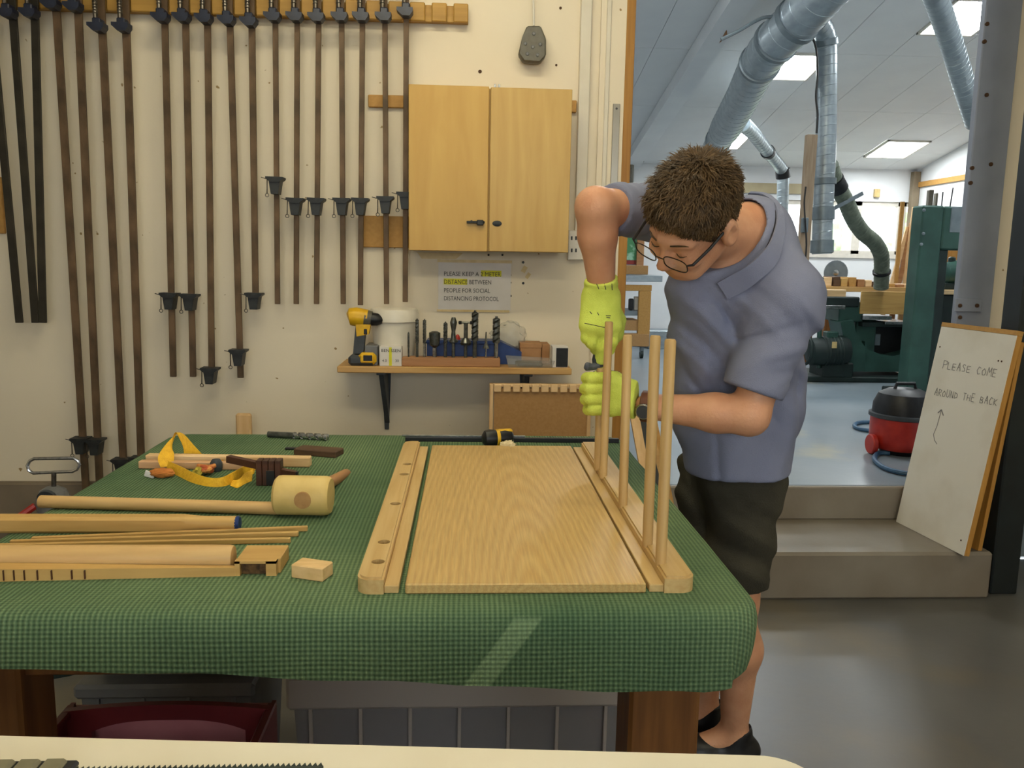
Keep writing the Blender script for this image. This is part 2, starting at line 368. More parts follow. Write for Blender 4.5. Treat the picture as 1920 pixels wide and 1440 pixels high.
M_bench = wood('brown_bench_timber', (128, 84, 40), (98, 60, 26), 'z', scale=9, rough=0.5)
M_benchx = wood('bench_rail_timber', (186, 140, 70), (160, 116, 54), 'x')
M_darkwood = wood('dark_rosewood', (84, 50, 34), (58, 34, 24), 'x', rough=0.4)
M_darkblk = wood('weathered_brown_block', (96, 70, 48), (74, 52, 36), 'x', rough=0.6)
M_mallet = wood('pale_beech_mallet', (208, 180, 112), (190, 160, 92), 'y', scale=8, amt=8, rough=0.5)
M_strap = mat('yellow_webbing', (238, 186, 44), (224, 168, 34), scale=120, rough=0.7, bump=0.2, bscale=300)
M_worktop = mat('cream_laminate', (224, 216, 196), (218, 208, 186), scale=6, rough=0.4)
M_galv = mat('galvanised_spiral_duct', (160, 170, 174), (146, 156, 162), scale=14, rough=0.36, metal=0.5, stretch=(1,1,2))
M_galv2 = mat('dull_galvanised_duct', (124, 134, 138), (112, 122, 128), scale=14, rough=0.4, metal=0.5)
M_green_m = mat('machine_green_paint', (50, 84, 74), (40, 70, 62), scale=6, rough=0.4)
M_green_dk = mat('machine_green_dark', (26, 44, 40), (18, 30, 28), scale=6, rough=0.5)
M_white_wall = mat('white_far_wall_paint', (226, 228, 228), (216, 218, 220), scale=2, rough=0.7)
M_panel = mat('ceiling_panel_white', (222, 224, 224), (216, 218, 219), scale=3, rough=0.8)
M_greyjamb = mat('grey_painted_steel', (140, 146, 160), (130, 136, 150), scale=5, rough=0.5)
M_jamb = wood('ochre_door_lining', (170, 122, 52), (146, 100, 40), 'z')
M_trunk = mat('cream_trunking', (212, 204, 188), (204, 196, 178), scale=8, rough=0.5)
M_leaf = mat('hedge_leaves', (140, 176, 112), (190, 214, 168), scale=3, rough=0.7)
M_grass = mat('outside_grass', (206, 214, 196), (214, 222, 206), scale=3, rough=0.8)
M_postdk = mat('black_green_post_paint', (30, 36, 36), (24, 28, 28), scale=8, rough=0.45)
M_board = mat('scuffed_white_board', (214, 208, 194), (190, 180, 158), scale=3.5, rough=0.5, lo=0.45, hi=0.85)
M_boardback = wood('orange_ply_back', (186, 136, 66), (166, 116, 50), 'z')
M_pencil = mat('graphite', (120, 116, 112), rough=0.6)
M_bluehose = mat('blue_grey_hose', (58, 92, 120), (48, 80, 108), scale=40, rough=0.45)
M_maroon = mat('maroon_plastic', (112, 38, 40), (98, 30, 34), scale=12, rough=0.4)
M_greybox = mat('mid_grey_plastic', (112, 112, 112), (102, 102, 102), scale=12, rough=0.45)
def emit(name, col, st):
    m = bpy.data.materials.new(name); m.use_nodes = True; b = m.node_tree.nodes['Principled BSDF']
    b.inputs['Base Color'].default_value = (0.8, 0.8, 0.8, 1); b.inputs['Emission Color'].default_value = (*col, 1); b.inputs['Emission Strength'].default_value = st; return m
M_lite = emit('lit_ceiling_diffuser', (0.93, 0.98, 1.0), FAR_PANEL)
M_tube = emit('added_lamp_tube', LAMP_COL, LAMP_W)
M_glass = mat('window_glass', (255, 255, 255), rough=0.0, spec=0.5); M_glass.node_tree.nodes['Principled BSDF'].inputs['Alpha'].default_value = 0.06
# ================================================================== SETTING
WY = 3.70        # near face of the wall with the clamps
UF = 0.36        # height of the far room's floor
OX0, OX1 = 0.675, 2.21   # doorway
mb = MB(); mb.b2((-3.6, -2.6, -0.1), (4.2, 3.66, 0)); struct('floor', mb, M_floor, 'dusty grey painted concrete floor of the near room', 'floor')
mb = MB(); mb.b2((-3.6, -2.6, 3.1), (4.2, 3.9, 3.2)); struct('ceiling', mb, M_ceil, 'white ceiling of the near room above the workbench', 'ceiling')
mb = MB(); mb.b2((-3.6, WY, 0.36), (OX0-0.05, WY+0.14, 3.15)); struct('wall_back', mb, M_wall, 'cream painted wall behind the workbench with clamps hanging on it', 'wall')
mb = MB(); mb.b2((2.36, WY, 0.0), (4.2, WY+0.14, 3.15)); struct('wall_back_right', mb, M_wall, 'cream wall strip right of the grey doorway post', 'wall')
mb = MB(); mb.b2((OX0-0.05, WY, 2.95), (2.36, WY+0.14, 3.15)); struct('wall_lintel', mb, M_wall, 'cream wall over the doorway to the machine room', 'wall')
mb = MB(); mb.b2((-3.7, -2.6, 0), (-3.6, 3.9, 3.15)); struct('wall_left', mb, M_wall, 'cream side wall on the left of the workshop', 'wall')
mb = MB(); mb.b2((4.2, -2.6, 0), (4.3, 3.9, 3.15)); struct('wall_right', mb, M_wall, 'cream side wall on the right of the workshop', 'wall')
mb = MB(); mb.b2((-3.6, -2.7, 0), (4.2, -2.6, 1.0)); mb.b2((-3.6, -2.7, 2.5), (4.2, -2.6, 3.15)); mb.b2((-3.6, -2.7, 1.0), (-2.0, -2.6, 2.5)); mb.b2((2.8, -2.7, 1.0), (4.2, -2.6, 2.5)); struct('wall_front', mb, M_wall, 'cream wall behind the camera', 'wall')
mb = MB(); mb.b2((-3.6, WY-0.04, 0), (OX0-0.05, WY+0.14, 0.36), 0.006); struct('baseboard_back', mb, M_plinth, 'grey brown concrete plinth along the foot of the clamp wall', 'plinth')
mb = MB(); mb.b2((0.66, 3.19, 0), (2.2, WY, 0.205), 0.012); struct('trim_1', mb, M_step, 'lower concrete step with a pale worn tread below the doorway', 'step')
w2 = thing('window_added', 'wide unseen window added behind the camera to brighten the workshop', 'window', (.4, -2.65, 1.0)); w2['kind'] = 'structure'  # window and its opening added out of view to brighten the workshop
for (xa, xb, za, zb) in ((-2.0, 2.8, 1.0, 1.06), (-2.0, 2.8, 2.44, 2.5), (-2.0, -1.94, 1.0, 2.5), (2.74, 2.8, 1.0, 2.5), (-.43, -.37, 1.0, 2.5), (1.17, 1.23, 1.0, 2.5)):
    m_ = MB(); m_.b2((xa, -2.68, za), (xb, -2.62, zb)); part('window_frame', m_, M_white_pl, w2)
mb = MB(); mb.b2((0.66, WY-.07, .205), (2.2, WY-.042, UF+.002), .006); struct('trim_2', mb, M_step, 'upper concrete step edge leading into the machine room', 'step')
# far room
FX0, FX1, FY = -1.6, 5.42, 10.0
mb = MB(); mb.b2((FX0, WY-0.04, 0.0), (FX1, FY+0.2, UF), 0.012); struct('floor_machine_room', mb, M_floor2, 'blue grey painted floor of the machine room up the steps', 'floor')
SL = 0.199; CZ = lambda y: 2.52 + (FY-y)*SL
w0, w1 = P(1395, 372, Y=FY), P(1707, 476, Y=FY)
WX0, WX1, WZ0, WZ1 = w0.x, w1.x+0.02, P(1600, 476, Y=FY).z, P(1640, 378, Y=FY).z
mb = MB(); mb.b2((FX0, FY, UF), (FX1, FY+0.16, WZ0)); mb.b2((FX0, FY, WZ1), (FX1, FY+0.16, 2.6)); mb.b2((FX0, FY, WZ0), (WX0, FY+0.16, WZ1)); mb.b2((WX1, FY, WZ0), (FX1, FY+0.16, WZ1))
struct('wall_far', mb, M_white_wall, 'white far wall of the machine room with a long window', 'wall')
mb = MB(); mb.prism([(FX1, WY+0.14, UF), (FX1, FY+0.16, UF), (FX1, FY+0.16, CZ(FY+.16)), (FX1, WY+0.14, CZ(WY))], (0.12, 0, 0)); struct('wall_far_right', mb, M_white_wall, 'white right hand wall of the machine room', 'wall')
mb = MB(); mb.prism([(FX0, WY+0.14, UF), (FX0, FY+0.16, UF), (FX0, FY+0.16, CZ(FY+.16)), (FX0, WY+0.14, CZ(WY))], (-0.12, 0, 0)); struct('wall_far_left', mb, M_white_wall, 'white left hand wall of the machine room', 'wall')
mb = MB(); mb.b2((FX0, WY+0.14, UF), (OX0-0.05, WY+0.2, 3.9)); mb.b2((2.4, WY+0.14, UF), (FX1, WY+0.2, 3.9)); mb.b2((OX0-0.05, WY+0.14, 3.0), (2.4, WY+0.2, 3.9)); struct('wall_far_near', mb, M_white_wall, 'machine room face of the dividing wall', 'wall')
# sloping ceiling: backing deck + separate panels
deck = MB(); deck.prism([(FX0, WY, CZ(WY)+0.02), (FX1+.1, WY, CZ(WY)+0.02), (FX1+.1, FY+.2, CZ(FY+.2)+0.02), (FX0, FY+.2, CZ(FY+.2)+0.02)], (0, 0, 0.1))
ceil2 = struct('ceiling_machine_room', deck, M_panel, 'sloping white panelled ceiling of the machine room', 'ceiling')
LIGHTS = [(2.55, 3.0, 7.05, 7.56), (2.62, 3.0, 8.86, 9.38), (4.52, 5.0, 9.0, 9.55), (3.5, 3.95, 6.12, 6.66), (-0.5, 0, 7.05, 7.55), (1.0, 1.45, 5.0, 5.5), (3.5, 3.95, 4.4, 4.9)]
_pm = {}
x = -1.5
while x < 5.4:
    x1 = min(x+0.5, 5.41); ys = [3.75, 4.6, 5.85, 7.05, 8.25, 9.4, 10.0]
    cut = [l for l in LIGHTS if l[0] < x1-0.1 and l[1] > x+0.1]
    segs = list(zip(ys[:-1], ys[1:]))
    for l in cut:
        ns = []
        for a, b in segs:
            if b <= l[2] or a >= l[3]: ns.append((a, b)); continue
            if l[2]-a > 0.05: ns.append((a, l[2]))
            if b-l[3] > 0.05: ns.append((l[3], b))
        segs = ns
    for a, b in segs:
        key = (round(x1-x, 3), round(b-a, 3))
        if key not in _pm:
            m_ = MB(); g = 0.002; lx, ly = x1-x, b-a
            m_.poly([(g,g,-g*SL), (lx-g,g,-g*SL), (lx-g,ly-g,-(ly-g)*SL), (g,ly-g,-(ly-g)*SL), (g,g,.014-g*SL), (lx-g,g,.014-g*SL), (lx-g,ly-g,.014-(ly-g)*SL), (g,ly-g,.014-(ly-g)*SL)],
                    [(3,2,1,0), (4,5,6,7), (0,1,5,4), (1,2,6,5), (2,3,7,6), (3,0,4,7)])
            _pm[key] = m_.mesh('panel')
        o = link('panel', _pm[key], M_panel, ceil2); o.location = (x, a, CZ(a)+0.004)
    x += 0.5
light_lbl = ['bright square ceiling light just left of the tall vertical duct', 'bright square ceiling light farthest away, beyond the big duct', 'bright skewed ceiling light above the windows at the right', 'bright ceiling light at the top right behind the thin duct',
             'ceiling light on the hidden left side of the machine room', 'ceiling light above the doorway of the machine room', 'ceiling light above the right end of the machine room doorway']
for (a, b, c, d_), lb in zip(LIGHTS, light_lbl):
    t = thing('ceiling_light', lb, 'ceiling light', ((a+b)/2, (c+d_)/2, CZ((c+d_)/2)), 'machine room ceiling lights')
    m_ = MB()
    for (xa, xb, ya, yb) in ((a, a+.02, c, d_), (b-.02, b, c, d_), (a, b, c, c+.02), (a, b, d_-.02, d_)):
        m_.hexa([(xa,ya,CZ(ya)-.012), (xb,ya,CZ(ya)-.012), (xb,yb,CZ(yb)-.012), (xa,yb,CZ(yb)-.012), (xa,ya,CZ(ya)+.015), (xb,ya,CZ(ya)+.015), (xb,yb,CZ(yb)+.015), (xa,yb,CZ(yb)+.015)])
    part('frame', m_, M_white_pl, t)
    m_ = MB(); m_.hexa([(a+.02,c+.02,CZ(c+.02)), (b-.02,c+.02,CZ(c+.02)), (b-.02,d_-.02,CZ(d_-.02)), (a+.02,d_-.02,CZ(d_-.02)), (a+.02,c+.02,CZ(c+.02)+.008), (b-.02,c+.02,CZ(c+.02)+.008), (b-.02,d_-.02,CZ(d_-.02)+.008), (a+.02,d_-.02,CZ(d_-.02)+.008)])
    part('diffuser', m_, M_lite, t)
# roof beam boxed in white, running down the slope
mb = MB(); bx0, bx1 = 1.80, 1.98
mb.hexa([(bx0,4.0,CZ(4.0)-.16), (bx1,4.0,CZ(4.0)-.16), (bx1,9.9,CZ(9.9)-.10), (bx0,9.9,CZ(9.9)-.10), (bx0,4.0,CZ(4.0)), (bx1,4.0,CZ(4.0)), (bx1,9.9,CZ(9.9)), (bx0,9.9,CZ(9.9))])
struct('trim_beam', mb, M_white_wall, 'white boxed roof beam running down the sloping ceiling', 'beam')
# windows in the far wall
mull = [P(1607, 430, Y=FY).x, P(1690, 430, Y=FY).x, P(1530, 430, Y=FY).x, P(1460, 430, Y=FY).x]
xs = sorted([WX0] + mull + [WX1]); win = thing('window_1', 'long white framed window in the far wall, glaring with daylight', 'window', ((WX0+WX1)/2, FY, WZ0)); win['kind'] = 'structure'
m_ = MB(); m_.b2((WX0-.02, FY-.02, WZ0-.05), (WX1+.02, FY+.12, WZ0)); part('window_sill', m_, M_white_pl, win)
m_ = MB(); m_.b2((WX0, FY+.02, WZ1-.05), (WX1, FY+.1, WZ1)); m_.b2((WX0, FY+.02, WZ0), (WX1, FY+.1, WZ0+.04)); part('window_frame', m_, M_white_pl, win)
for q in xs:
    m_ = MB(); m_.b2((q-.05, FY+.02, WZ0), (q+.05, FY+.1, WZ1)); part('mullion', m_, M_white_pl, win)
for a, b in zip(xs[:-1], xs[1:]):
    m_ = MB(); m_.b2((a+.05, FY+.055, WZ0+.04), (b-.05, FY+.062, WZ1-.05)); part('pane', m_, M_glass, win)
mb = MB(); mb.b2((-6, FY+.2, -0.6), (14, 30, -0.5)); struct('ground_outside', mb, M_grass, 'pale grass outside the far window', 'ground')
def shrub(x, y, z, rx, rz, lb):
    b_ = bmesh.new(); bmesh.ops.create_icosphere(b_, subdivisions=5, radius=1)
    for v in b_.verts:
        p = v.co.copy(); n_ = noise.fractal(p*2.4+Vector((x, y, z)), 1.0, 2.0, 5)*0.4
        v.co = Vector((x, y, z)) + Vector((p.x*rx, p.y*rx*0.7, p.z*rz))*(1+n_)
    me = bpy.data.meshes.new('shrub'); b_.to_mesh(me); b_.free()
    return tag(link('shrub', me, M_leaf), lb, 'shrub', 'shrubs outside the window')
shrub(8.5, 15.5, 0.75, .75, 1.35, 'pale green shrub seen through the right hand window pane')
shrub(6.9, 15.5, 0.7, .45, 1.25, 'pale green shrub seen through the window left of the hose')
# doorway lining, grey post, dark post
mb = MB(); mb.b2((OX0-0.012, WY-0.02, 0.2), (OX0+0.028, WY+0.16, 2.95), 0.003); struct('trim_doorway', mb, M_jamb, 'narrow ochre wooden lining on the left edge of the doorway', 'door lining')
mb = MB(); n_ = 40; A = [Vector((OX0-0.055 + 0.006*noise.noise(Vector((i*0.7, 3, 0))), WY-0.012, 0.36 + i*(2.6/n_))) for i in range(n_+1)]
mb.ribbon([Vector((a.x+0.055+0.006*noise.noise(Vector((i*1.3, 9, 0))), a.y, a.z)) for i, a in enumerate(A)], [Vector((OX0-0.12, a.y, a.z)) for a in A], 0.012)
struct('trim_plaster_edge', mb, M_wall, 'ragged cream plaster edge beside the wooden door lining', 'trim')
gp = thing('door_post', 'wide grey painted post on the right of the doorway with drilled holes', 'post', (2.28, WY, 0.36)); gp['kind'] = 'structure'
m_ = MB(); m_.b2((2.222, WY-0.04, 0.36), (2.385, WY, 2.95), 0.004); part('post_body', m_, M_greyjamb, gp)
m_ = MB(); a = P(1792, 572, Y=WY-0.05); m_.b2((a.x-.005, WY-0.054, a.z-.03), (a.x+.12, WY-0.04, a.z+.03), 0.003); part('plate', m_, M_greyjamb, gp)
for (px, py) in ((1800, 573), (1832, 573), (1851, 45), (1846, 78), (1823, 315), (1858, 308), (1820, 343), (1850, 178), (1800, 595)):
    q = P(px, py, Y=WY-0.042 if py != 573 else WY-0.056); m_ = MB(); m_.lathe(q, [(0.009, 0.006), (0.009, -0.003), (0.004, -0.005)], axis=(0, 1, 0), seg=10); part('bolt_hole', m_, M_hole, gp)
mb = MB(); mb.b2((2.235, 3.24, 0), (2.355, 3.36, 2.95), 0.006); struct('trim_post', mb, M_postdk, 'black green steel post standing on the floor right of the steps', 'post')
# lamps added out of view above the near room, for brightness
lamp_lbl = ['added unseen fluorescent batten lamp nearest the clamp wall', 'added unseen fluorescent batten lamp over the foreground worktop', 'added unseen fluorescent batten lamp on the right of the workshop ceiling']
for (x, y), lb in zip(ADDED_LAMPS, lamp_lbl):
    t = thing('added_lamp', lb, 'lamp', (x, y, 3.02), 'added workshop ceiling lamps')
    m_ = MB(); m_.b2((x-.78, y-.09, 3.04), (x+.78, y+.09, 3.10), 0.01); part('housing', m_, M_white_pl, t)
    for dy in (-.05, .05):
        m_ = MB(); m_.tube([(x-.75, y+dy, 3.01), (x+.75, y+dy, 3.01)], 0.019, 10); part('tube', m_, M_tube, t)
# trunking, conduit, socket on the clamp wall
def vstrip(name, x, w, z0, z1, dep, m, lb, cat):
    m_ = MB(); m_.b2((x, WY-dep, z0), (x+w, WY, z1), 0.003); return single(name, m_, m, lb, cat)
tx = P(1083, 200, Y=WY).x
vstrip('cable_trunking', tx, 0.047, P(1075, 487, Y=WY).z, 3.1, 0.03, M_trunk, 'wide cream cable trunking running down beside the cabinet', 'trunking')
vstrip('conduit', P(1131, 200, Y=WY).x, 0.02, 0.9, 3.1, 0.026, M_trunk, 'thin cream conduit between trunking and steel rule', 'conduit')
t = thing('wall_socket', 'white double socket low on the cream trunking', 'socket', P(1068, 487, Y=WY))
m_ = MB(); pxbox(m_, 1066, 432, 1090, 488, WY-0.035, 0.035, 0.004); part('faceplate', m_, M_white_pl, t)
for py in (447, 470):
    for px in (1072, 1080):
        m_ = MB(); pxbox(m_, px-1.5, py-4, px+1.5, py+3, WY-0.0365, 0.004); part('slot', m_, M_black, t)
q = P(1156, 195, Y=WY-0.02)
t = thing('steel_rule', 'long grey steel rule hanging upright beside the doorway', 'rule', (q.x, WY-.02, 0.95))
m_ = MB(); m_.b2((q.x-.015, WY-.026, 0.95), (q.x+.015, WY-.02, q.z), 0.001); part('blade', m_, mat('brushed_rule_steel', (140, 134, 122), (128, 122, 110), scale=4, rough=.3, metal=.8), t)
m_ = MB(); m_.lathe((q.x, WY-.027, q.z-.02), [(0.005, 0), (0.005, 0.012)], axis=(0, 1, 0), seg=10); part('nail', m_, M_black, t)
# ================================================================== CLAMP WALL
# notched rail
rz0, rz1 = P(600, 33, Y=3.645).z-0.0, P(600, 0, Y=3.645).z
rz1 = rz0+0.075
xr = P(879, 20, Y=3.645).x
rail = thing('clamp_rail', 'long notched ochre wooden rail at the top of the wall holding the clamps', 'rail', (-1, WY, rz0))
m_ = MB(); m_.b2((-2.9, WY-0.03, rz0+.004), (xr-.002, WY, rz1-.004), 0.002); part('backing_strip', m_, M_rail, rail)
CL = [ # head x, head y, bottom x, bottom y, jaw y, bar px half-width, kind
 (-22,-40,38,605,None,7,'d'), (26,30,68,605,None,7,'d'), (67,30,82,605,None,7,'d'),
 (107,14,163,925,822,7,'k'), (148,18,188,905,824,7,'b'), (193,56,234,895,861,7,'b'), (238,56,266,865,858,7,'b'),
 (310,38,326,706,553,6,'k'), (349,38,363,706,555,6,'k'), (390,40,398,705,692,6,'k'), (432,43,452,708,658,6,'k'), (473,46,480,565,553,6,'b'),
 (517,37,521,570,338,5,'b'), (558,37,556,570,377,5,'b'), (598,38,594,570,377,5,'b'), (641,37,644,570,377,5,'b'), (680,37,676,572,377,5,'b'), (722,37,725,570,374,5,'b'), (762,28,760,566,366,5,'b')]
# rail blocks between the clamps
cxs = [P(c[0], 20, Y=3.645).x for c in CL] + [P(803, 20, Y=3.645).x, P(844, 20, Y=3.645).x]
edges = [-2.9] + cxs + [xr+0.012]
for a, b in zip(edges[:-1], edges[1:]):
    if b-a < 0.05: continue
    m_ = MB(); m_.b2((a+.014, WY-.055, rz0), (b-.014, WY-.03, rz1), 0.004); part('block', m_, M_rail, rail)
def clamp_meshes():
    R = {}
    m_ = MB(); m_.prism([(-.036,-.055,.002), (-.018,-.055,-.012), (.018,-.055,-.012), (.036,-.055,.002), (.036,-.055,.010), (-.036,-.055,.010)], (0, .06, 0)); m_.prism([(-.023,-.05,-.008), (-.015,-.05,-.06), (.015,-.05,-.06), (.023,-.05,-.008)], (0, .058, 0)); R['jaw'] = m_.mesh('jaw')
    m_ = MB(); m_.tube([(-.03,-.045,.0), (-.031,-.045,-.06)], .0022, 6); m_.tube([(-.055,-.045,.006), (-.03,-.045,.0)], .002, 6); m_.torus((-.031,-.045,-.066), .007, .0015, (0,1,0), 12, 6); R['pin'] = m_.mesh('pin')
    m_ = MB(); m_.prism([(-.035,-.07,0), (-.012,-.07,-.02), (.018,-.07,-.02), (.03,-.07,-.004), (.03,-.07,.012), (-.035,-.07,.012)], (0, .05, 0)); m_.b2((-.014,-.07,.008), (.018,-.02,.03), .004); R['head'] = m_.mesh('head_jaw')
    m_ = MB(); m_.tube([(-.006,-.05,.02), (-.006,-.05,.33)], .0095, 10)
    for k in range(24): m_.torus((-.006,-.05,.05+k*.011), .0095, .002, (0,0,1), 10, 5)
    R['screw'] = m_.mesh('screw')
    m_ = MB(); m_.b2((-.024,-.07,.15), (.024,.01,.22), .008); R['fixed'] = m_.mesh('screw_housing')
    m_ = MB(); m_.tube([(-.07,-.05,.33), (.07,-.05,.33)], .006, 8); m_.lathe((-.006,-.05,.315), [(.012,0), (.014,.01), (.014,.03), (.01,.036)], seg=12); R['tommy'] = m_.mesh('tommy_bar')
    return R
CM = clamp_meshes()
ords = ['first', 'second', 'third', 'fourth', 'fifth', 'sixth', 'seventh', 'eighth', 'ninth', 'tenth', 'eleventh', 'twelfth', 'thirteenth', 'fourteenth', 'fifteenth', 'sixteenth', 'seventeenth', 'eighteenth', 'nineteenth']
desc = ['dark sash clamp cut off by the left picture edge, swinging aslant', 'dark sash clamp without sliding jaw, leaning into its right neighbour', 'dark sash clamp without sliding jaw, hanging nearly plumb',
 'longest sash clamp, its jaw level with the bench edge', 'long sash clamp right of the longest one', 'long sash clamp with its jaw just above the bench cloth', 'long sash clamp half hidden by the bench cloth corner',
 'medium sash clamp with jaw two thirds down, first of a pair', 'medium sash clamp with jaw two thirds down, second of a pair', 'medium sash clamp with its jaw at the very bottom', 'medium sash clamp with its jaw a little above the bottom', 'shorter sash clamp with its jaw at the bottom end',
 'short sash clamp with the highest jaw of all', 'short rusty sash clamp mid row, left of a twin jaw', 'short rusty sash clamp above the yellow drill side', 'short sash clamp above the white bucket', 'short sash clamp ending over the white bucket lid', 'short sash clamp crossing both brown cleats', 'short sash clamp hanging right against the cabinet edge']
for i, (hx, hy, bx_, by_, jy, hw, kind) in enumerate(CL):
    yb = WY-0.075
    a = P(hx, hy, Y=yb); b = P(bx_, by_, Y=yb)
    lean = math.atan2(b.x-a.x, a.z-b.z); L_ = (b-a).length
    t = thing('sash_clamp', desc[i]+', '+ords[i]+' from left', 'clamp', a, 'sash clamps hanging on the wall rail')
    rot = Matrix.Rotation(-lean, 4, 'Y')
    cast = {'d': M_blue_cast, 'k': M_black_cast, 'b': M_blue_cast}[kind]
    wdt = hw*2*yb/F_PX*0.93
    m_ = MB(); m_.b2((-wdt/2, -.012, -L_), (wdt/2, 0.0, .30), .0015); me = m_.mesh('bar')
    o = link('bar', me, M_dark_bar if kind == 'd' else M_steel_bar, t); o.matrix_parent_inverse = Matrix(); o.rotation_euler = rot.to_euler()
    def put(nm, me, m, z, par=t):
        mm = me.copy() if (len(me.materials) and me.materials[0] != m) else me
        o = link(nm, mm, m, par); o.matrix_parent_inverse = Matrix()
        if par is t: o.rotation_euler = rot.to_euler(); o.location = rot @ Vector((0, 0, z))
        return o
    put('head_jaw', CM['head'], cast, 0.0); put('screw', CM['screw'], M_screw, 0.0); put('screw_housing', CM['fixed'], cast, 0.03)
    tm = put('tommy_bar', CM['tommy'], M_screw, 0.03)
    if jy:
        jw = put('jaw', CM['jaw'], cast, -(a.z - P(bx_, jy, Y=yb).z))
        put('pin', CM['pin'], M_screw, 0, jw)
# cleats behind the cabinet
def wbox(name, x0, y0, x1, y1, dep, m, lb, cat, gap=0.0, bev=0.003):
    m_ = MB(); pxbox(m_, x0, y0, x1, y1, WY-dep-gap, dep, bev); return single(name, m_, m, lb, cat)
wbox('cabinet_cleat', 690, 177, 1081, 211, 0.02, M_cleat, 'upper brown wooden cleat showing at both sides behind the cabinet', 'cleat')
wbox('cabinet_cleat', 672, 404, 770, 465, 0.02, M_cleat, 'lower brown wooden cleat at the left of the cabinet foot', 'cleat')
wbox('wooden_board', -60, 330, 8, 438, 0.02, M_cleat, 'brown board end at the left picture edge', 'board')
# wall cabinet
CY = 3.50
ca, cb = P(766, 160, Y=CY), P(1065, 472, Y=CY)
cab = thing('wall_cabinet', 'varnished birch plywood wall cabinet with two doors', 'cabinet', ((ca.x+cb.x)/2, WY, cb.z))
m_ = MB(); zt, zb = P(915, 162, Y=CY).z, P(915, 471, Y=CY).z; xm = P(917, 300, Y=CY).x
m_.b2((ca.x+.004, CY+.02, zb), (cb.x-.004, WY-.021, zt-.004), .002); part('body', m_, M_ply, cab)
m_ = MB(); m_.b2((ca.x, CY, zb-.002), (xm-.003, CY+.018, zt), .002); d1 = part('door', m_, M_ply, cab)
m_ = MB(); m_.b2((xm+.004, CY-.004, zb), (cb.x, CY+.014, zt-.003), .002); d2 = part('door', m_, M_ply2, cab)
q = P(893, 416, Y=CY-.01); m_ = MB(); m_.b2((q.x-.04, CY-.012, q.z-.006), (q.x+.035, CY, q.z+.004), .002); m_.b2((q.x+.002, CY-.02, q.z-.014), (q.x+.03, CY-.004, q.z+.008), .003); m_.tube([(q.x-.02, CY-.014, q.z), (q.x-.02, CY-.03, q.z)], .006, 8); part('latch', m_, M_black_cast, d1)
q = P(932, 419, Y=CY-.008); m_ = MB(); m_.lathe(q, [(.012, 0), (.02, .002), (.02, .006)], axis=(0, 1, 0), seg=16)
for v in m_.bm.verts: v.co.z = q.z + (v.co.z-q.z)*.6
part('escutcheon', m_, M_black_cast, d2)
for px in (928, 936):
    m_ = MB(); q = P(px, 158, Y=CY+.02); m_.b2((q.x-.004, CY+.01, zt-.004), (q.x+.004, CY+.04, zt+.012), .001); part('catch', m_, M_bright, cab)
# hanging grey block on a cable
t = thing('hanging_socket', 'dark grey many-sided socket block hanging on a white cable', 'socket', P(1000, 118, Y=WY-.05))
o8 = [(988, 48), (1014, 48), (1024, 72), (1024, 104), (1013, 117), (982, 115), (972, 100), (979, 70)]
m_ = MB(); pl = [P(x_, y_, Y=WY-.075) for x_, y_ in o8]; m_.prism(pl, (0, .05, 0))
bmesh.ops.bevel(m_.bm, geom=list(m_.bm.edges), offset=.006, segments=1, affect='EDGES'); part('body', m_, M_dkgrey, t)
for px, py in ((1001, 63), (985, 82), (1013, 83), (989, 101), (1008, 103), (999, 88)):
    m_ = MB(); m_.lathe(P(px, py, Y=WY-.076), [(.008, .006), (.008, 0), (.005, -.003)], axis=(0, 1, 0), seg=10); part('stud', m_, M_greybox, t)
m_ = MB(); q = P(1001, 48, Y=WY-.05); m_.tube([q, q+Vector((-.004, .01, .12)), q+Vector((-.012, .03, .5)), (q.x-.012, WY-.02, 3.1)], .0045, 8); part('cable', m_, M_white_pl, t)
# distancing notice
NY = WY-.004
t = thing('notice_sheet', 'white paper notice about keeping distance, taped up under the cabinet', 'notice', P(888, 582, Y=NY))
m_ = MB(); a, b = P(822, 490, Y=NY), P(957, 583, Y=NY); m_.b2((a.x, NY-.001, b.z), (b.x, NY+.001, a.z)); part('sheet', m_, M_paper, t)
def notice_line(txt, x, y, xend, marks):
    q0, q1 = P(x, y+4, Y=NY-.002), P(xend, y+4, Y=NY-.002)
    me = text_mesh(txt, 0.027, (0, NY-.0022, q0.z), (1, 0, 0), (0, 0, 1), 0)
    w_ = max(v.co.x for v in me.vertices); k = (q1.x-q0.x)/w_
    for v in me.vertices: v.co.x = q0.x + v.co.x*k
    link('lettering', me, M_ink, t)
    for (ma, mbx) in marks:
        m2 = MB(); a_, b_ = P(ma, y-6, Y=NY-.0015), P(mbx, y+6, Y=NY-.0015); m2.b2((a_.x, NY-.0019, b_.z), (b_.x, NY-.0012, a_.z)); part('highlight', m2, M_yell_ink, t)
notice_line('PLEASE KEEP A 2 METER', 832, 513, 939, [(902, 940)]); notice_line('DISTANCE BETWEEN', 832, 528, 921, [(832, 876)])
notice_line('PEOPLE FOR SOCIAL', 832, 544, 919, []); notice_line('DISTANCING PROTOCOL', 832, 559, 935, [])
for (x0, y0, x1, y1) in ((820, 486, 960, 494), (819, 580, 955, 586)):
    m_ = MB(); pxbox(m_, x0, y0, x1, y1, NY-.002, .0015); part('tape', m_, M_tape, t)
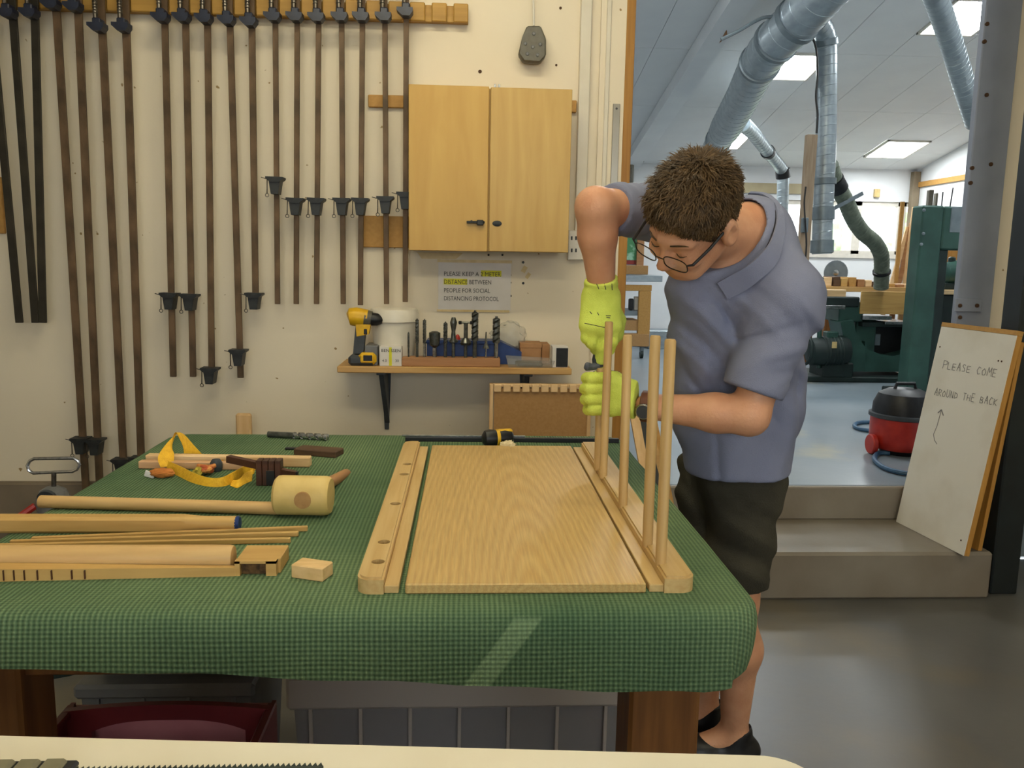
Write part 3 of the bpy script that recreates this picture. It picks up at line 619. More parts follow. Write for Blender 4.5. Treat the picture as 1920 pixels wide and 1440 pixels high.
# stray plugs, drill holes and glue scraps round the notice
for k, (px, py, c, rr) in enumerate([(916, 478, M_black, .005), (942, 478, M_black, .005), (981, 492, M_black, .006), (981, 531, M_black, .006), (957, 516, M_black, .005), (957, 530, M_black, .005), (957, 555, M_black, .006), (1051, 15, M_hole, .006), (1043, 122, M_hole, .005), (900, 134, M_hole, .008)]):
    m_ = MB(); m_.lathe(P(px, py, Y=WY-.002), [(rr, .01), (rr, 0), (rr*.5, -.001)], axis=(0, 1, 0), seg=8)
    single('wall_plug', m_, c, ['small dark wall plug left under the right cabinet door', 'small dark wall plug under the right cabinet door middle', 'small dark plug above the glue scraps', 'small dark plug below the glue scraps', 'small dark plug at the upper right of the notice', 'small dark plug right of the notice, second down', 'small dark plug at the lower right of the notice', 'small brown filled hole right of the hanging socket cable', 'small brown filled hole right below the hanging socket', 'brown scuffed hole above the left cabinet door'][k], 'wall plug', 'plugs and holes in the wall')
for k, (px, py, w_, h_, an) in enumerate([(983, 505, 9, 13, .5), (990, 517, 7, 12, .6)]):
    q = P(px, py, Y=WY-.001); m_ = MB(); m_.box(q, (w_*.0022, .002, h_*.0022), Matrix.Rotation(an, 3, 'Y')); single('tape_scrap', m_, M_tape, ['upper scrap of yellowed tape right of the notice', 'lower scrap of yellowed tape right of the notice'][k], 'tape')
m_ = MB(); a, b = P(782, 473, Y=WY-.001), P(868, 486, Y=WY-.001); m_.prism([(a.x, WY-.002, a.z), (b.x, WY-.002, a.z), (b.x-.03, WY-.002, b.z), (a.x+.02, WY-.002, b.z)], (0, .002, 0)); single('glue_stain', m_, M_tape, 'yellowed glue patch on the wall under the left cabinet door', 'stain')
# ---------------- shelf
SY = 3.44
sz1 = P(850, 689, Y=SY).z; sz0 = P(850, 701, Y=SY).z; sx0, sx1 = P(632, 695, Y=SY).x, P(1072, 697, Y=SY).x
m_ = MB(); m_.b2((sx0, SY, sz0), (sx1, WY, sz1), .003); single('wall_shelf', m_, M_shelf, 'pale pine shelf carrying drill bits on two dark brackets', 'shelf')
for px, lb in ((717, 'long tapered dark bracket under the left end of the shelf'), (988, 'dark bracket under the right end of the shelf')):
    x_ = P(px, 720, Y=SY+.08).x; zt_ = sz0-.001
    t = thing('shelf_bracket', lb, 'bracket', (x_, WY, zt_-.3), 'brackets of the pine shelf')
    m_ = MB(); m_.prism([(x_-.022, WY-.012, zt_), (x_+.022, WY-.012, zt_), (x_+.01, WY-.012, zt_-.29), (x_-.008, WY-.012, zt_-.29)], (0, .012, 0)); part('wall_plate', m_, M_bracket, t)
    m_ = MB(); m_.b2((x_-.02, SY+.03, zt_-.012), (x_+.02, WY-.012, zt_), .002); part('arm', m_, M_bracket, t)
    m_ = MB(); m_.prism([(x_-.012, SY+.05, zt_-.012), (x_-.012, WY-.012, zt_-.012), (x_-.006, WY-.012, zt_-.26)], (.02, 0, 0)); part('web', m_, M_bracket, t)
SZ = sz1
def sx(px): return P(px, 670, Y=3.55).x
# cordless drill, chuck pointing right
t = thing('cordless_drill', 'yellow and black cordless drill standing on its battery at the shelf end', 'drill', (sx(682), 3.52, SZ))
Yd = 3.50
def q_(px, py, Y=Yd): return P(px, py, Y=Y)
m_ = MB(); m_.tube([q_(653, 595), q_(656, 594), q_(668, 594), q_(690, 596)], [.02, .036, .04, .034], 16); part('motor_housing', m_, M_yellow, t)
m_ = MB(); m_.tube([q_(684, 596), q_(697, 598)], [.036, .032], 16); part('clutch_ring', m_, M_dkgrey, t)
m_ = MB(); m_.tube([q_(697, 598), q_(708, 599), q_(715, 600), q_(722, 601)], [.028, .026, .018, .006], 14); part('chuck', m_, M_black, t)
m_ = MB(); m_.hexa([q_(663, 662)+Vector((0, -.02, 0)), q_(682, 662)+Vector((0, -.02, 0)), q_(682, 662)+Vector((0, .02, 0)), q_(663, 662)+Vector((0, .02, 0)), q_(668, 606)+Vector((0, -.02, 0)), q_(688, 606)+Vector((0, -.02, 0)), q_(688, 606)+Vector((0, .02, 0)), q_(668, 606)+Vector((0, .02, 0))]); part('handle', m_, M_bracket, t)
m_ = MB(); m_.hexa([q_(670, 630)+Vector((0, -.023, 0)), q_(692, 626)+Vector((0, -.023, 0)), q_(692, 626)+Vector((0, .023, 0)), q_(670, 630)+Vector((0, .023, 0)), q_(668, 606)+Vector((0, -.025, 0)), q_(696, 608)+Vector((0, -.025, 0)), q_(696, 608)+Vector((0, .025, 0)), q_(668, 606)+Vector((0, .025, 0))]); part('trigger_housing', m_, M_yellow, t)
m_ = MB(); pxbox(m_, 681, 616, 689, 628, Yd-.026, .04, .004); part('trigger', m_, M_black, t)
m_ = MB(); a, b = q_(655, 662), q_(706, 690); m_.b2((a.x, Yd-.045, SZ), (b.x, Yd+.05, SZ+.045), .012); part('battery', m_, M_bracket, t)
m_ = MB(); a, b = q_(674, 664), q_(706, 690); m_.b2((a.x, Yd-.05, SZ+.004), (b.x+.004, Yd+.035, SZ+.056), .014); bt = part('battery_cap', m_, M_yellow, t)
m_ = MB(); m_.b2((a.x+.022, Yd-.0515, SZ+.022), (b.x-.012, Yd-.048, SZ+.046), .001); part('battery_label', m_, M_black, bt)
# bucket
bxx = sx(738); brr = 0.105
t = thing('lidded_bucket', 'off-white plastic bucket with a wide lid behind the drill', 'bucket', (bxx, 3.585, SZ))
zb_ = P(738, 605, Y=3.5).z; zl = P(738, 579, Y=3.5).z
m_ = MB(); m_.lathe((bxx, 3.588, SZ), [(.078, 0), (.082, .003), (.099, zb_-SZ)], seg=32); part('body', m_, M_bucket, t)
m_ = MB(); m_.lathe((bxx, 3.588, zb_-.002), [(.104, 0), (.108, .004), (.108, .03), (.1, zl-zb_-.004), (.09, zl-zb_), (.08, zl-zb_-.006), (.02, zl-zb_-.008)], seg=32); part('lid', m_, M_bucket, t)
m_ = MB(); m_.b2((sx(688), 3.47, SZ), (sx(712), 3.6, SZ+.085), .004); single('grey_carton', m_, M_greybox, 'plain grey carton between the drill and the bucket', 'box')
# white screw box with yellow stripe
t = thing('screw_box', 'small white box with black print and a yellow stripe', 'box', (sx(731), 3.47, SZ))
a, b = P(711, 650, Y=3.46), P(753, 684, Y=3.46); m_ = MB(); m_.b2((a.x, 3.46, SZ), (b.x, 3.54, a.z), .002); part('carton', m_, M_paper, t)
m_ = MB(); m_.b2(((a.x+b.x)/2-.006, 3.4585, SZ+.002), ((a.x+b.x)/2+.006, 3.4605, a.z-.002)); part('stripe', m_, M_yell_ink, t)
link('lettering', text_mesh('BEN SSEN', .018, (a.x+.008, 3.4582, a.z-.022), (1,0,0), (0,0,1), 0, xs=1.05), M_ink, t)
link('lettering', text_mesh('4.0', .016, (a.x+.012, 3.4582, SZ+.018), (1,0,0), (0,0,1), 0), M_ink, t); link('lettering', text_mesh('30', .016, (a.x+.066, 3.4582, SZ+.018), (1,0,0), (0,0,1), 0), M_ink, t)
# bit block
bz = P(845, 671, Y=3.47).z
x0_, x1_ = P(753, 680, Y=3.46).x, P(938, 680, Y=3.46).x
m_ = MB(); m_.b2((x0_, 3.46, SZ), (x1_, 3.535, bz), .003); single('bit_block', m_, M_bitblock, 'long reddish wooden block with drill bits standing in it', 'bit block')
def twist(mb, c, z0, z1, r, pitch=.035, seg=10):
    n = max(8, int((z1-z0)/pitch*10)); rings = []
    for i in range(n+1):
        z = z0+(z1-z0)*i/n; a = 2*math.pi*(z-z0)/pitch; tip = 1.0 if i < n-1 else .35
        rings.append([mb.bm.verts.new((c[0]+math.cos(a+2*math.pi*k/seg)*r*tip*(1.0 if k % 5 else .68), c[1]+math.sin(a+2*math.pi*k/seg)*r*tip*(1.0 if k % 5 else .68), z)) for k in range(seg)])
    for i in range(n):
        for k in range(seg): mb.bm.faces.new((rings[i][k], rings[i][(k+1) % seg], rings[i+1][(k+1) % seg], rings[i+1][k]))
    mb.bm.faces.new(rings[0][::-1]); mb.bm.faces.new(rings[-1])
BITS = [(766, 622, 3, 'twist', 'small dark drill bit at the left end of the bit block'), (782, 597, 5, 'twist', 'long thin drill bit, second in the bit block'), (796, 598, 5, 'twist', 'long silvery drill bit, third in the bit block'),
        (815, 621, 10, 'fat', 'short fat forstner-like bit in the block'), (835, 603, 6, 'twist', 'medium drill bit right of the short fat bit'), (850, 595, 6, 'spear', 'black bit with a rounded waist'), (873, 605, 6, 'tee', 'bit with a tee crossbar on top'),
        (890, 582, 10, 'twist', 'tallest and thickest dark drill bit of the block'), (911, 622, 3, 'stub', 'thin needle bit on a thick silver shank'), (930, 593, 11, 'twist', 'thick drill bit at the right end of the block')]
for (px, py, hw, kd, lb) in BITS:
    Yb = 3.49; x_ = P(px, 660, Y=Yb).x; zt_ = P(px, py, Y=Yb).z; r = hw*Yb/F_PX*.66
    t = thing('drill_bit', lb, 'drill bit', (x_, Yb, bz), 'drill bits in the wooden block')
    zm = bz+(zt_-bz)*.36
    m_ = MB(); m_.tube([(x_, Yb, bz), (x_, Yb, zm)], min(r*.8, .009), 10); part('shank', m_, M_bright if px in (796, 815, 911, 930) else M_bit, t)
    m_ = MB()
    if kd == 'twist': twist(m_, (x_, Yb), zm, zt_, r, pitch=max(.03, r*3.2))
    elif kd == 'fat': m_.lathe((x_, Yb, zm), [(.006, 0), (.02, .012), (.022, .03), (.024, .05), (.024, zt_-zm-.006), (.012, zt_-zm)], seg=16)
    elif kd == 'spear': m_.lathe((x_, Yb, zm), [(.012, 0), (.02, .004), (.02, .01), (.011, .02), (.008, .05), (.014, .08), (.015, zt_-zm-.02), (.008, zt_-zm)], seg=12)
    elif kd == 'tee': m_.tube([(x_, Yb, zm), (x_, Yb, zt_)], .009, 10); m_.lathe((x_, Yb, zm), [(.02, 0), (.024, .01), (.012, .03)], seg=12); m_.tube([(x_-.02, Yb, zt_), (x_+.02, Yb, zt_)], .004, 8)
    else: m_.tube([(x_, Yb, zm), (x_, Yb, zm+.02), (x_, Yb, zt_)], [.014, .006, .002], 8)
    part('cutter', m_, M_bit, t)
    if kd == 'tee':
        for s_ in (-1, 1):
            m_ = MB(); m_.lathe((x_+s_*.024, Yb, zt_-.007), [(.006, 0), (.008, .007), (.006, .014)], seg=8); part('tip', m_, M_black, t)
# blue case behind the bits, red cap, bag, boxes
t = thing('blue_case', 'dark blue plastic case with a sloping right end behind the bits', 'case', (sx(880), 3.6, SZ))
zc = P(880, 638, Y=3.58).z; xa, xb = sx(800), sx(978); m_ = MB(); m_.prism([(xa, 3.56, SZ), (xb, 3.56, SZ), (xb, 3.56, SZ+(zc-SZ)*.55), (sx(945), 3.56, zc-.01), (sx(935), 3.56, zc), (xa, 3.56, zc)], (0, .11, 0)); part('tray', m_, M_blue, t)
m_ = MB(); m_.b2((xa-.004, 3.552, zc-.014), (sx(935), 3.675, zc-.004), .002); part('rim', m_, M_blue, t)
m_ = MB(); q = P(858, 632, Y=3.6); m_.lathe((q.x, 3.61, zc-.004), [(.012, 0), (.013, .01), (.007, .022), (.003, .026)], seg=12); single('red_cap', m_, M_red, 'small red cap on the blue case behind the bits', 'cap')
def blob(name, c, rr, amp, seed, m, lb, cat, sub=4, fr=3.0):
    b_ = bmesh.new(); bmesh.ops.create_icosphere(b_, subdivisions=sub, radius=1)
    for v in b_.verts:
        p = v.co.copy(); k = 1+amp*noise.fractal(p*fr+Vector((seed, seed*2, 0)), 1.0, 2.0, 4)
        v.co = Vector(c)+Vector((p.x*rr[0]*k, p.y*rr[1]*k, max(p.z*k, -.98)*rr[2]))
    me = bpy.data.meshes.new(name); b_.to_mesh(me); b_.free(); me.polygons.foreach_set('use_smooth', [True]*len(me.polygons))
    return tag(link(name, me, m), lb, cat)
blob('clear_bag', (sx(955), 3.645, SZ+.115), (.075, .03, .065), .25, 3.1, M_clear, 'crumpled clear plastic bag on top of the blue case end', 'bag')
t = thing('card_box', 'low brown cardboard box at the back of the shelf', 'box', (sx(998), 3.62, SZ)); m_ = MB(); m_.b2((sx(976), 3.58, SZ), (sx(1016), 3.69, SZ+.09), .003); part('carton', m_, M_card, t); m_ = MB(); m_.b2((sx(976)-.002, 3.578, SZ+.07), (sx(1016)+.002, 3.69, SZ+.092), .002); part('lid', m_, M_card, t)
m_ = MB(); m_.b2((sx(1017), 3.585, SZ), (sx(1032), 3.69, SZ+.088), .003); single('card_box', m_, M_card, 'narrow brown cardboard box beside the black and silver box', 'box')
t = thing('clamshell_pack', 'flat clear plastic clamshell pack lying on the shelf', 'packaging', (sx(990), 3.5, SZ))
m_ = MB(); m_.hexa([(sx(952), 3.46, SZ), (sx(1032), 3.46, SZ), (sx(1032), 3.55, SZ), (sx(952), 3.55, SZ), (sx(948), 3.45, SZ+.04), (sx(1036), 3.45, SZ+.03), (sx(1036), 3.56, SZ+.03), (sx(948), 3.56, SZ+.04)]); part('tray', m_, M_clear, t)
m_ = MB(); m_.b2((sx(966), 3.47, SZ+.004), (sx(1015), 3.54, SZ+.02), .004); part('insert', m_, M_dkgrey, t)
t = thing('small_carton', 'small box with a silver side and black front at the shelf end', 'box', (sx(1044), 3.5, SZ))
a = P(1046, 650, Y=3.47); m_ = MB(); m_.b2((sx(1032), 3.47, SZ), (sx(1061), 3.56, a.z), .002); part('carton', m_, M_paper, t); m_ = MB(); m_.b2((sx(1039), 3.4685, SZ+.003), (sx(1061)-.001, 3.4715, a.z-.006)); part('front_print', m_, M_black, t)
# ---------------- things leaning on the clamp wall behind the bench
t = thing('notched_panel', 'mdf panel in a pale wood frame with a notched top rail, behind the bench', 'panel', (P(1010, 800, Y=3.45).x, 3.45, 0))
a, b = P(918, 719, Y=3.45), P(1102, 722, Y=3.45); zt_ = P(1000, 720, Y=3.45).z
m_ = MB(); m_.b2((a.x+.02, 3.452, .02), (b.x, 3.464, zt_-.02)); part('board', m_, M_mdf, t)
m_ = MB(); m_.b2((a.x, 3.44, 0), (a.x+.016, 3.475, zt_), .002); part('side_stile', m_, M_palez, t)
m_ = MB(); m_.b2((b.x, 3.44, 0), (b.x+.016, 3.475, zt_), .002); part('side_stile', m_, M_palez, t)
m_ = MB(); m_.b2((a.x+.016, 3.45, zt_-.014), (b.x, 3.475, zt_), .001)
n_ = 10; stp = (b.x-a.x-.016)/n_
part('top_rail', m_, M_pale, t)
for k in range(n_):
    m_ = MB(); m_.b2((a.x+.018+k*stp, 3.438, zt_-.034), (a.x+.016+(k+1)*stp-.007, 3.45, zt_-.001), .003); part('tooth', m_, M_pale, t)
m_ = MB(); q = P(455, 776, Y=3.6); m_.b2((q.x-.033, 3.6, 0), (q.x+.033, 3.63, q.z), .008); single('wood_offcut', m_, M_palez, 'pale upright offcut with rounded top behind the bench', 'timber')
for k, (x0, y0, x1, y1, m__) in enumerate([(1180, 770, 1205, 905, M_palez), (1190, 772, 1222, 905, M_postdk), (1200, 775, 1236, 912, M_shelf), (1216, 790, 1244, 930, M_cleat)]):
    a = P(x0, y0, Y=3.08+k*.03); b = P(x1, y1, Y=2.98+k*.03); dx = (b-a)/(a.z-b.z); bot = a+dx*a.z
    m_ = MB(); m_.hexa([(bot.x, bot.y, 0), (bot.x+.035, bot.y, 0), (bot.x+.035, bot.y+.02, 0), (bot.x, bot.y+.02, 0), (a.x, a.y, a.z), (a.x+.035, a.y, a.z), (a.x+.035, a.y+.02, a.z), (a.x, a.y+.02, a.z)])
    single('leaning_board', m_, m__, ['pale board leaning behind the bench corner, leftmost of four', 'thin dark board leaning second behind the bench corner', 'tan board leaning third behind the bench corner', 'brown board leaning nearest the man behind the bench corner'][k], 'board', 'boards leaning behind the bench')
# ================================================================== WORKBENCH
T = 0.88
BX0, BX1, BY0, BY1 = -0.825, 0.442, 1.125, 2.33
bench = thing('workbench', 'heavy timber workbench under a green ribbed mat', 'workbench', (-.2, 1.7, 0))
m_ = MB(); m_.b2((BX0+.02, BY0+.02, T-.06), (BX1-.02, BY1-.02, T-.006), .01); part('top', m_, M_benchx, bench)
lx0, lx1 = P(1180, 1340, Y=1.25).x, P(1312, 1340, Y=1.25).x
for (xa, xb, ya) in ((lx0, lx1, 1.25), (BX0+.06, P(40, 1340, Y=1.25).x, 1.25), (lx0, lx1, 2.12), (BX0+.06, BX0+.18, 2.12)):
    m_ = MB(); m_.b2((xa, ya, 0), (xb, ya+.11, T-.06), .006); part('leg', m_, M_bench, bench)
m_ = MB(); m_.b2((BX0+.06, 1.27, T-.17), (lx1, 1.31, T-.06), .003); part('apron', m_, M_bench, bench)
m_ = MB(); m_.b2((lx0+.02, 1.3, T-.19), (BX1-.03, 2.2, T-.155), .003); part('side_rail', m_, M_benchx, bench)
# green mat: flat top and a hanging skirt following a rounded outline
def outline(inset, rad=.06, n=10):
    x0, x1, y0, y1 = BX0+inset, BX1-inset, BY0+inset, BY1-inset; pts = []
    for (cx, cy, a0) in ((x0+rad, y0+rad, math.pi), (x1-rad, y0+rad, 1.5*math.pi), (x1-rad, y1-rad, 0), (x0+rad, y1-rad, .5*math.pi)):
        for k in range(n+1):
            a = a0+.5*math.pi*k/n; pts.append((cx+rad*math.cos(a), cy+rad*math.sin(a)))
    out = []
    for i, p in enumerate(pts):
        q = pts[(i+1) % len(pts)]; d_ = math.hypot(q[0]-p[0], q[1]-p[1]); m = max(1, int(d_/.03))
        for k in range(m): out.append((p[0]+(q[0]-p[0])*k/m, p[1]+(q[1]-p[1])*k/m))
    return out
def zbot(x, y):
    zf = P(0, 1252, Y=BY0-.01).z + (x+.71)/(.36+.71)*(P(1330, 1300, Y=BY0-.01).z - P(0, 1252, Y=BY0-.01).z)
    zf += .004*noise.noise(Vector((x*6, y*6, 0)))
    if y > BY0+.09: zf = T-.10+.02*noise.noise(Vector((x*3, y*3, 5)))
    dc = math.hypot(x-BX1, y-BY0)
    if x > BX1-.07 and y < BY0+.25: zf += .03*max(0, 1-dc/.075) + (.01 if y > BY0+.05 else 0)
    return zf
b_ = bmesh.new(); base = outline(0); N_ = len(base)
rings = []
prof = [(.035, 0), (.016, .001), (.006, .004), (.0, .012), (-.004, .03)]
for (ins, dz) in prof:
    o_ = outline(ins)
    if len(o_) != N_: o_ = [(bx_+(cx-bx_), by_) for (bx_, by_), (cx, cy) in zip(base, base)]
    r_ = []
    for (x_, y_) in base:
        cx, cy = (BX0+BX1)/2, (BY0+BY1)/2
        nx = x_-min(max(x_, BX0+.06), BX1-.06); ny = y_-min(max(y_, BY0+.06), BY1-.06); l_ = math.hypot(nx, ny) or 1
        wv = .0035*noise.noise(Vector((x_*5, y_*5, 7))) if dz else 0
        r_.append(b_.verts.new((x_-nx/l_*(ins+wv), y_-ny/l_*(ins+wv), T-dz+ (.0007*noise.noise(Vector((x_*9, y_*9, 1)))))))
    rings.append(r_)
for k in range(1, 7):
    r_ = []
    for (x_, y_) in base:
        zb = zbot(x_, y_); f = k/6; z_ = (T-.03)*(1-f)+zb*f
        nx = x_-min(max(x_, BX0+.06), BX1-.06); ny = y_-min(max(y_, BY0+.06), BY1-.06); l_ = math.hypot(nx, ny) or 1
        fl = .004+.010*f*noise.noise(Vector((x_*7, y_*7, 2)))+.004*f
        if x_ > BX1-.05 and y_ < BY0+.12: fl -= .014*f*f
        r_.append(b_.verts.new((x_+nx/l_*fl, y_+ny/l_*fl, z_)))
    rings.append(r_)
for a, b in zip(rings[:-1], rings[1:]):
    for k in range(N_): b_.faces.new((a[k], a[(k+1) % N_], b[(k+1) % N_], b[k]))
b_.faces.new(rings[0])
bmesh.ops.recalc_face_normals(b_, faces=b_.faces)
me = bpy.data.meshes.new('bench_mat'); b_.to_mesh(me); b_.free(); me.polygons.foreach_set('use_smooth', [True]*len(me.polygons)); me.set_sharp_from_angle(angle=math.radians(60))
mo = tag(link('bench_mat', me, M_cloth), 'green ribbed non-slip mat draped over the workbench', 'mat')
# ---------------- oak parts being assembled
def onT(px, py, z=T): return P(px, py, z=z)
PT = .016
m_ = MB(); m_.b2((-.090, 1.185, T), (.275, 2.118, T+PT), .002); single('furniture_panel', m_, M_oak, 'wide flat oak panel with cathedral grain lying on the green mat', 'panel')
def side_rail(name, xo, xi, mirror, lb):
    t = thing(name, lb, 'rail', ((xo+xi)/2, 1.65, T)); s_ = 1 if xi > xo else -1
    h = .026; sh = .012; y0, y1 = 1.185, 2.125; st = xi-s_*.022; rr = .022
    pts = []
    for (cx, cy, a0, a1) in ((xo+s_*rr, y0+rr, math.pi if s_ > 0 else 0, 1.5*math.pi if s_ > 0 else -.5*math.pi),):
        for k in range(15): a = a0+(a1-a0)*k/14; pts.append((cx+rr*math.cos(a), cy+rr*math.sin(a)))
    pts += [(st, y0), (st, y1)]
    for k in range(15): a = (.5*math.pi)+(.5*math.pi*s_)*k/14; pts.append((xo+s_*rr+rr*math.cos(a), y1-rr+rr*math.sin(a)))
    m_ = MB(); m_.prism([(x_, y_, T) for x_, y_ in pts], (0, 0, h))
    bmesh.ops.recalc_face_normals(m_.bm, faces=m_.bm.faces)
    bmesh.ops.bevel(m_.bm, geom=[e for e in m_.bm.edges if abs(e.verts[0].co.z-e.verts[1].co.z) < 1e-6 and e.verts[0].co.z > T+.01], offset=.0035, segments=2, affect='EDGES')
    bo_ = part('body', m_, M_oaky, t); bo_.data.polygons.foreach_set('use_smooth', [False]*len(bo_.data.polygons))
    m_ = MB(); m_.b2((min(st, xi), y0+.004, T), (max(st, xi), y1-.004, T+sh), .001); part('tongue', m_, M_oaky, t)
    return t, h
rl, hh = side_rail('bored_rail', -.163, -.100, False, 'oak side rail with rounded corners and five bored holes, left of the panel')
hy = [onT(768, 870, T+hh).y, onT(758, 889, T+hh).y, onT(741, 944, T+hh).y, onT(719, 1016, T+hh).y, onT(708, 1053, T+hh).y]
bd = [o for o in rl.children if o.name.startswith('body')][0]
m_ = MB()
for y_ in hy: m_.lathe((-.137, y_, T+hh-.014), [(.0105, 0), (.0105, .03)], seg=20)
ct = link('tmp_cutter', m_.mesh('tmp_cutter'), M_hole); ct.data.materials.clear(); ct.data.materials.append(M_oaky)
md = bd.modifiers.new('holes', 'BOOLEAN'); md.operation = 'DIFFERENCE'; md.object = ct; md.solver = 'EXACT'
bpy.context.view_layer.update(); bd_me = bpy.data.meshes.new_from_object(bd.evaluated_get(bpy.context.evaluated_depsgraph_get()))
bd.modifiers.clear(); bd.data = bd_me; bd_me.polygons.foreach_set('use_smooth', [False]*len(bd_me.polygons)); bpy.data.objects.remove(ct)
for y_ in hy:
    m_ = MB(); m_.lathe((-.137, y_, T+hh-.0138), [(.0104, 0), (.0104, .002)], seg=20); part('hole_floor', m_, M_hole, rl)
rr_, hh = side_rail('dowelled_rail', .352, .281, True, 'oak side rail on the right carrying a row of upright dowels')
DX = .325
dow = [(1121, 876, 690), (1131, 891, 603), (1168, 946, 628), (1214, 1019, 629), (1239, 1054, 636)]
dl = ['oak dowel gripped by the lower glove, farthest in the row', 'oak dowel in front of the upper glove, second farthest', 'oak dowel in the middle of the row of five', 'oak dowel second nearest to the camera in the rail', 'oak dowel nearest to the camera in the rail']
dys = []
for (px, py, pt), lb in zip(dow, dl):
    q = onT(px, py, T+hh); x_, y_ = q.x, q.y; dys.append((x_, y_))
    tp = P(px, pt, Y=y_); ptop = {690: 1126, 603: 1142, 628: 1177, 629: 1229, 636: 1257}[pt]; tp = P(ptop, pt, Y=y_)
    m_ = MB(); r_ = .0089; v = (tp-q).normalized()
    m_.tube([q-v*.006, q, tp-v*.003, tp], [r_, r_, r_, r_*.82], 18); single('oak_dowel', m_, M_oakz, lb, 'dowel', 'dowels standing in the right rail')
# ---------------- things along the back of the bench
t = thing('steel_bar', 'long thin black bar lying along the back of the mat', 'bar', onT(960, 826))
a, b = onT(760, 827), onT(1160, 830); m_ = MB(); c_ = (a+b)/2; dv = (b-a).normalized(); m_.box(c_+Vector((0, 0, .006)), ((b-a).length, .012, .012), basis(dv, Vector((-dv.y, dv.x, 0)), Vector((0, 0, 1))), .001); part('flat_bar', m_, M_black, t)
a_ = onT(800, 822); m_ = MB(); m_.box((a.x+.16, a.y+.004, T+.0145), (.34, .006, .005), None, .001); part('steel_edge', m_, M_bright, t)
q = onT(930, 839); t = thing('rubber_handle', 'black rubber handle with a yellow band across the bar', 'tool handle', q); cz = T+.024
ax = Vector((1, .25, 0)).normalized(); c0 = Vector((q.x-.036, q.y+.0, cz))
m_ = MB(); m_.lathe(c0, [(.012, 0), (.021, .006), (.024, .02), (.022, .038)], axis=ax, seg=18); part('grip', m_, M_black, t)
m_ = MB(); m_.lathe(c0, [(.0225, .036), (.0235, .038), (.0235, .043), (.0225, .045)], axis=ax, seg=18); part('band', m_, M_yellow, t)
m_ = MB(); m_.lathe(c0, [(.022, .044), (.023, .06), (.02, .078), (.012, .084)], axis=ax, seg=18); part('grip_end', m_, M_black, t)
m_ = MB(); m_.box(c0+ax*.062+Vector((0, 0, .018)), (.04, .018, .01), basis(ax, Vector((-ax.y, ax.x, 0)), Vector((0, 0, 1))), .003); part('top_rib', m_, M_yellow, t)
blob('cotton_wad', (onT(952, 848).x, onT(952, 848).y+.012, T+.013), (.021, .013, .0135), .5, 8.3, mat('raw_cotton', (224, 206, 166), (206, 186, 140), scale=60, rough=0.9), 'crumpled cream cotton wad against the rubber handle', 'rag', 4, 4.0)
a, b = onT(503, 820), onT(617, 826); t = thing('twist_bit', 'large shiny twist drill bit lying at the back of the mat', 'drill bit', a); dv = (b-a).normalized()
m_ = MB(); m_.tube([a+Vector((0, 0, .009)), a+dv*.075+Vector((0, 0, .009))], .0085, 12); part('shank', m_, M_bit, t)
m_ = MB(); n_ = 40; rg = []; st = a+dv*.075; L_ = (b-st).length; sd = Vector((-dv.y, dv.x, 0))
for i in range(n_+1):
    c_ = st+dv*(L_*i/n_)+Vector((0, 0, .0095)); an = 2*math.pi*i/n_*2.2; k_ = .3 if i == n_ else 1
    rg.append([m_.bm.verts.new(c_+(sd*math.cos(an+2*math.pi*k/10)+Vector((0, 0, 1))*math.sin(an+2*math.pi*k/10))*.0093*k_*(1 if k % 5 else .4)) for k in range(10)])
for i in range(n_):
    for k in range(10): m_.bm.faces.new((rg[i][k], rg[i][(k+1) % 10], rg[i+1][(k+1) % 10], rg[i+1][k]))
m_.bm.faces.new(rg[-1]); part('flutes', m_, M_bright, t)
def boxon(name, px, py, size, ang, m, lb, cat, group=None, bev=.002):
    q = onT(px, py); m_ = MB(); m_.box((q.x, q.y, T+size[2]/2), size, rotz(ang), bev); return single(name, m_, m, lb, cat, group)
boxon('hardwood_block', 598, 852, (.115, .05, .016), -.28, M_darkblk, 'flat dark brown block lying behind the mallet', 'block')
boxon('hardwood_sliver', 553, 843, (.05, .014, .006), -.05, M_black, 'thin dark sliver left of the brown block', 'sliver')
boxon('pale_batten', 430, 872, (.39, .024, .024), -.045, M_pale, 'pale cream batten lying behind the yellow strap', 'batten')
boxon('pale_batten', 395, 879, (.33, .02, .018), -.04, mat('pinkish_softwood', (206, 164, 124), (190, 146, 104), scale=5, rough=0.6, stretch=(1, 12, 12)), 'pinkish batten in front of the cream batten', 'batten')
# yellow webbing strap
t = thing('webbing_strap', 'yellow webbing strap looped round the pale battens', 'strap', onT(380, 900))
A = []; B = []
def W2(pa, pb, Ya, Yb): A.append(P(pa[0], pa[1], Y=Ya)); B.append(P(pb[0], pb[1], Y=Yb))
yb_ = onT(310, 880).y
for pa, pb, d0, d1 in [((378, 851), (345, 850), .10, .07), ((362, 834), (343, 835), .10, .06), ((347, 817), (331, 812), .09, .05), ((335, 811), (325, 817), .07, .03), ((326, 818), (322, 838), .04, .02), ((312, 832), (326, 850), .02, .02), ((299, 850), (326, 862), 0, .01), ((296, 862), (325, 872), -.005, .0), ((301, 876), (326, 874), -.01, -.005)]: W2(pa, pb, yb_+d0, yb_+d1)
def dens(A, k=4):
    o = []
    for i in range(len(A)-1):
        p0, p1, p2, p3 = A[max(i-1, 0)], A[i], A[i+1], A[min(i+2, len(A)-1)]
        for j in range(k):
            u = j/k; o.append(.5*((2*p1)+(p2-p0)*u+(2*p0-5*p1+4*p2-p3)*u*u+(3*p1-p0-3*p2+p3)*u*u*u))
    return o+[A[-1]]
m_ = MB(); m_.ribbon(dens(A), dens(B), .002); part('upper_loop', m_, M_strap, t, 60)
A = []; B = []
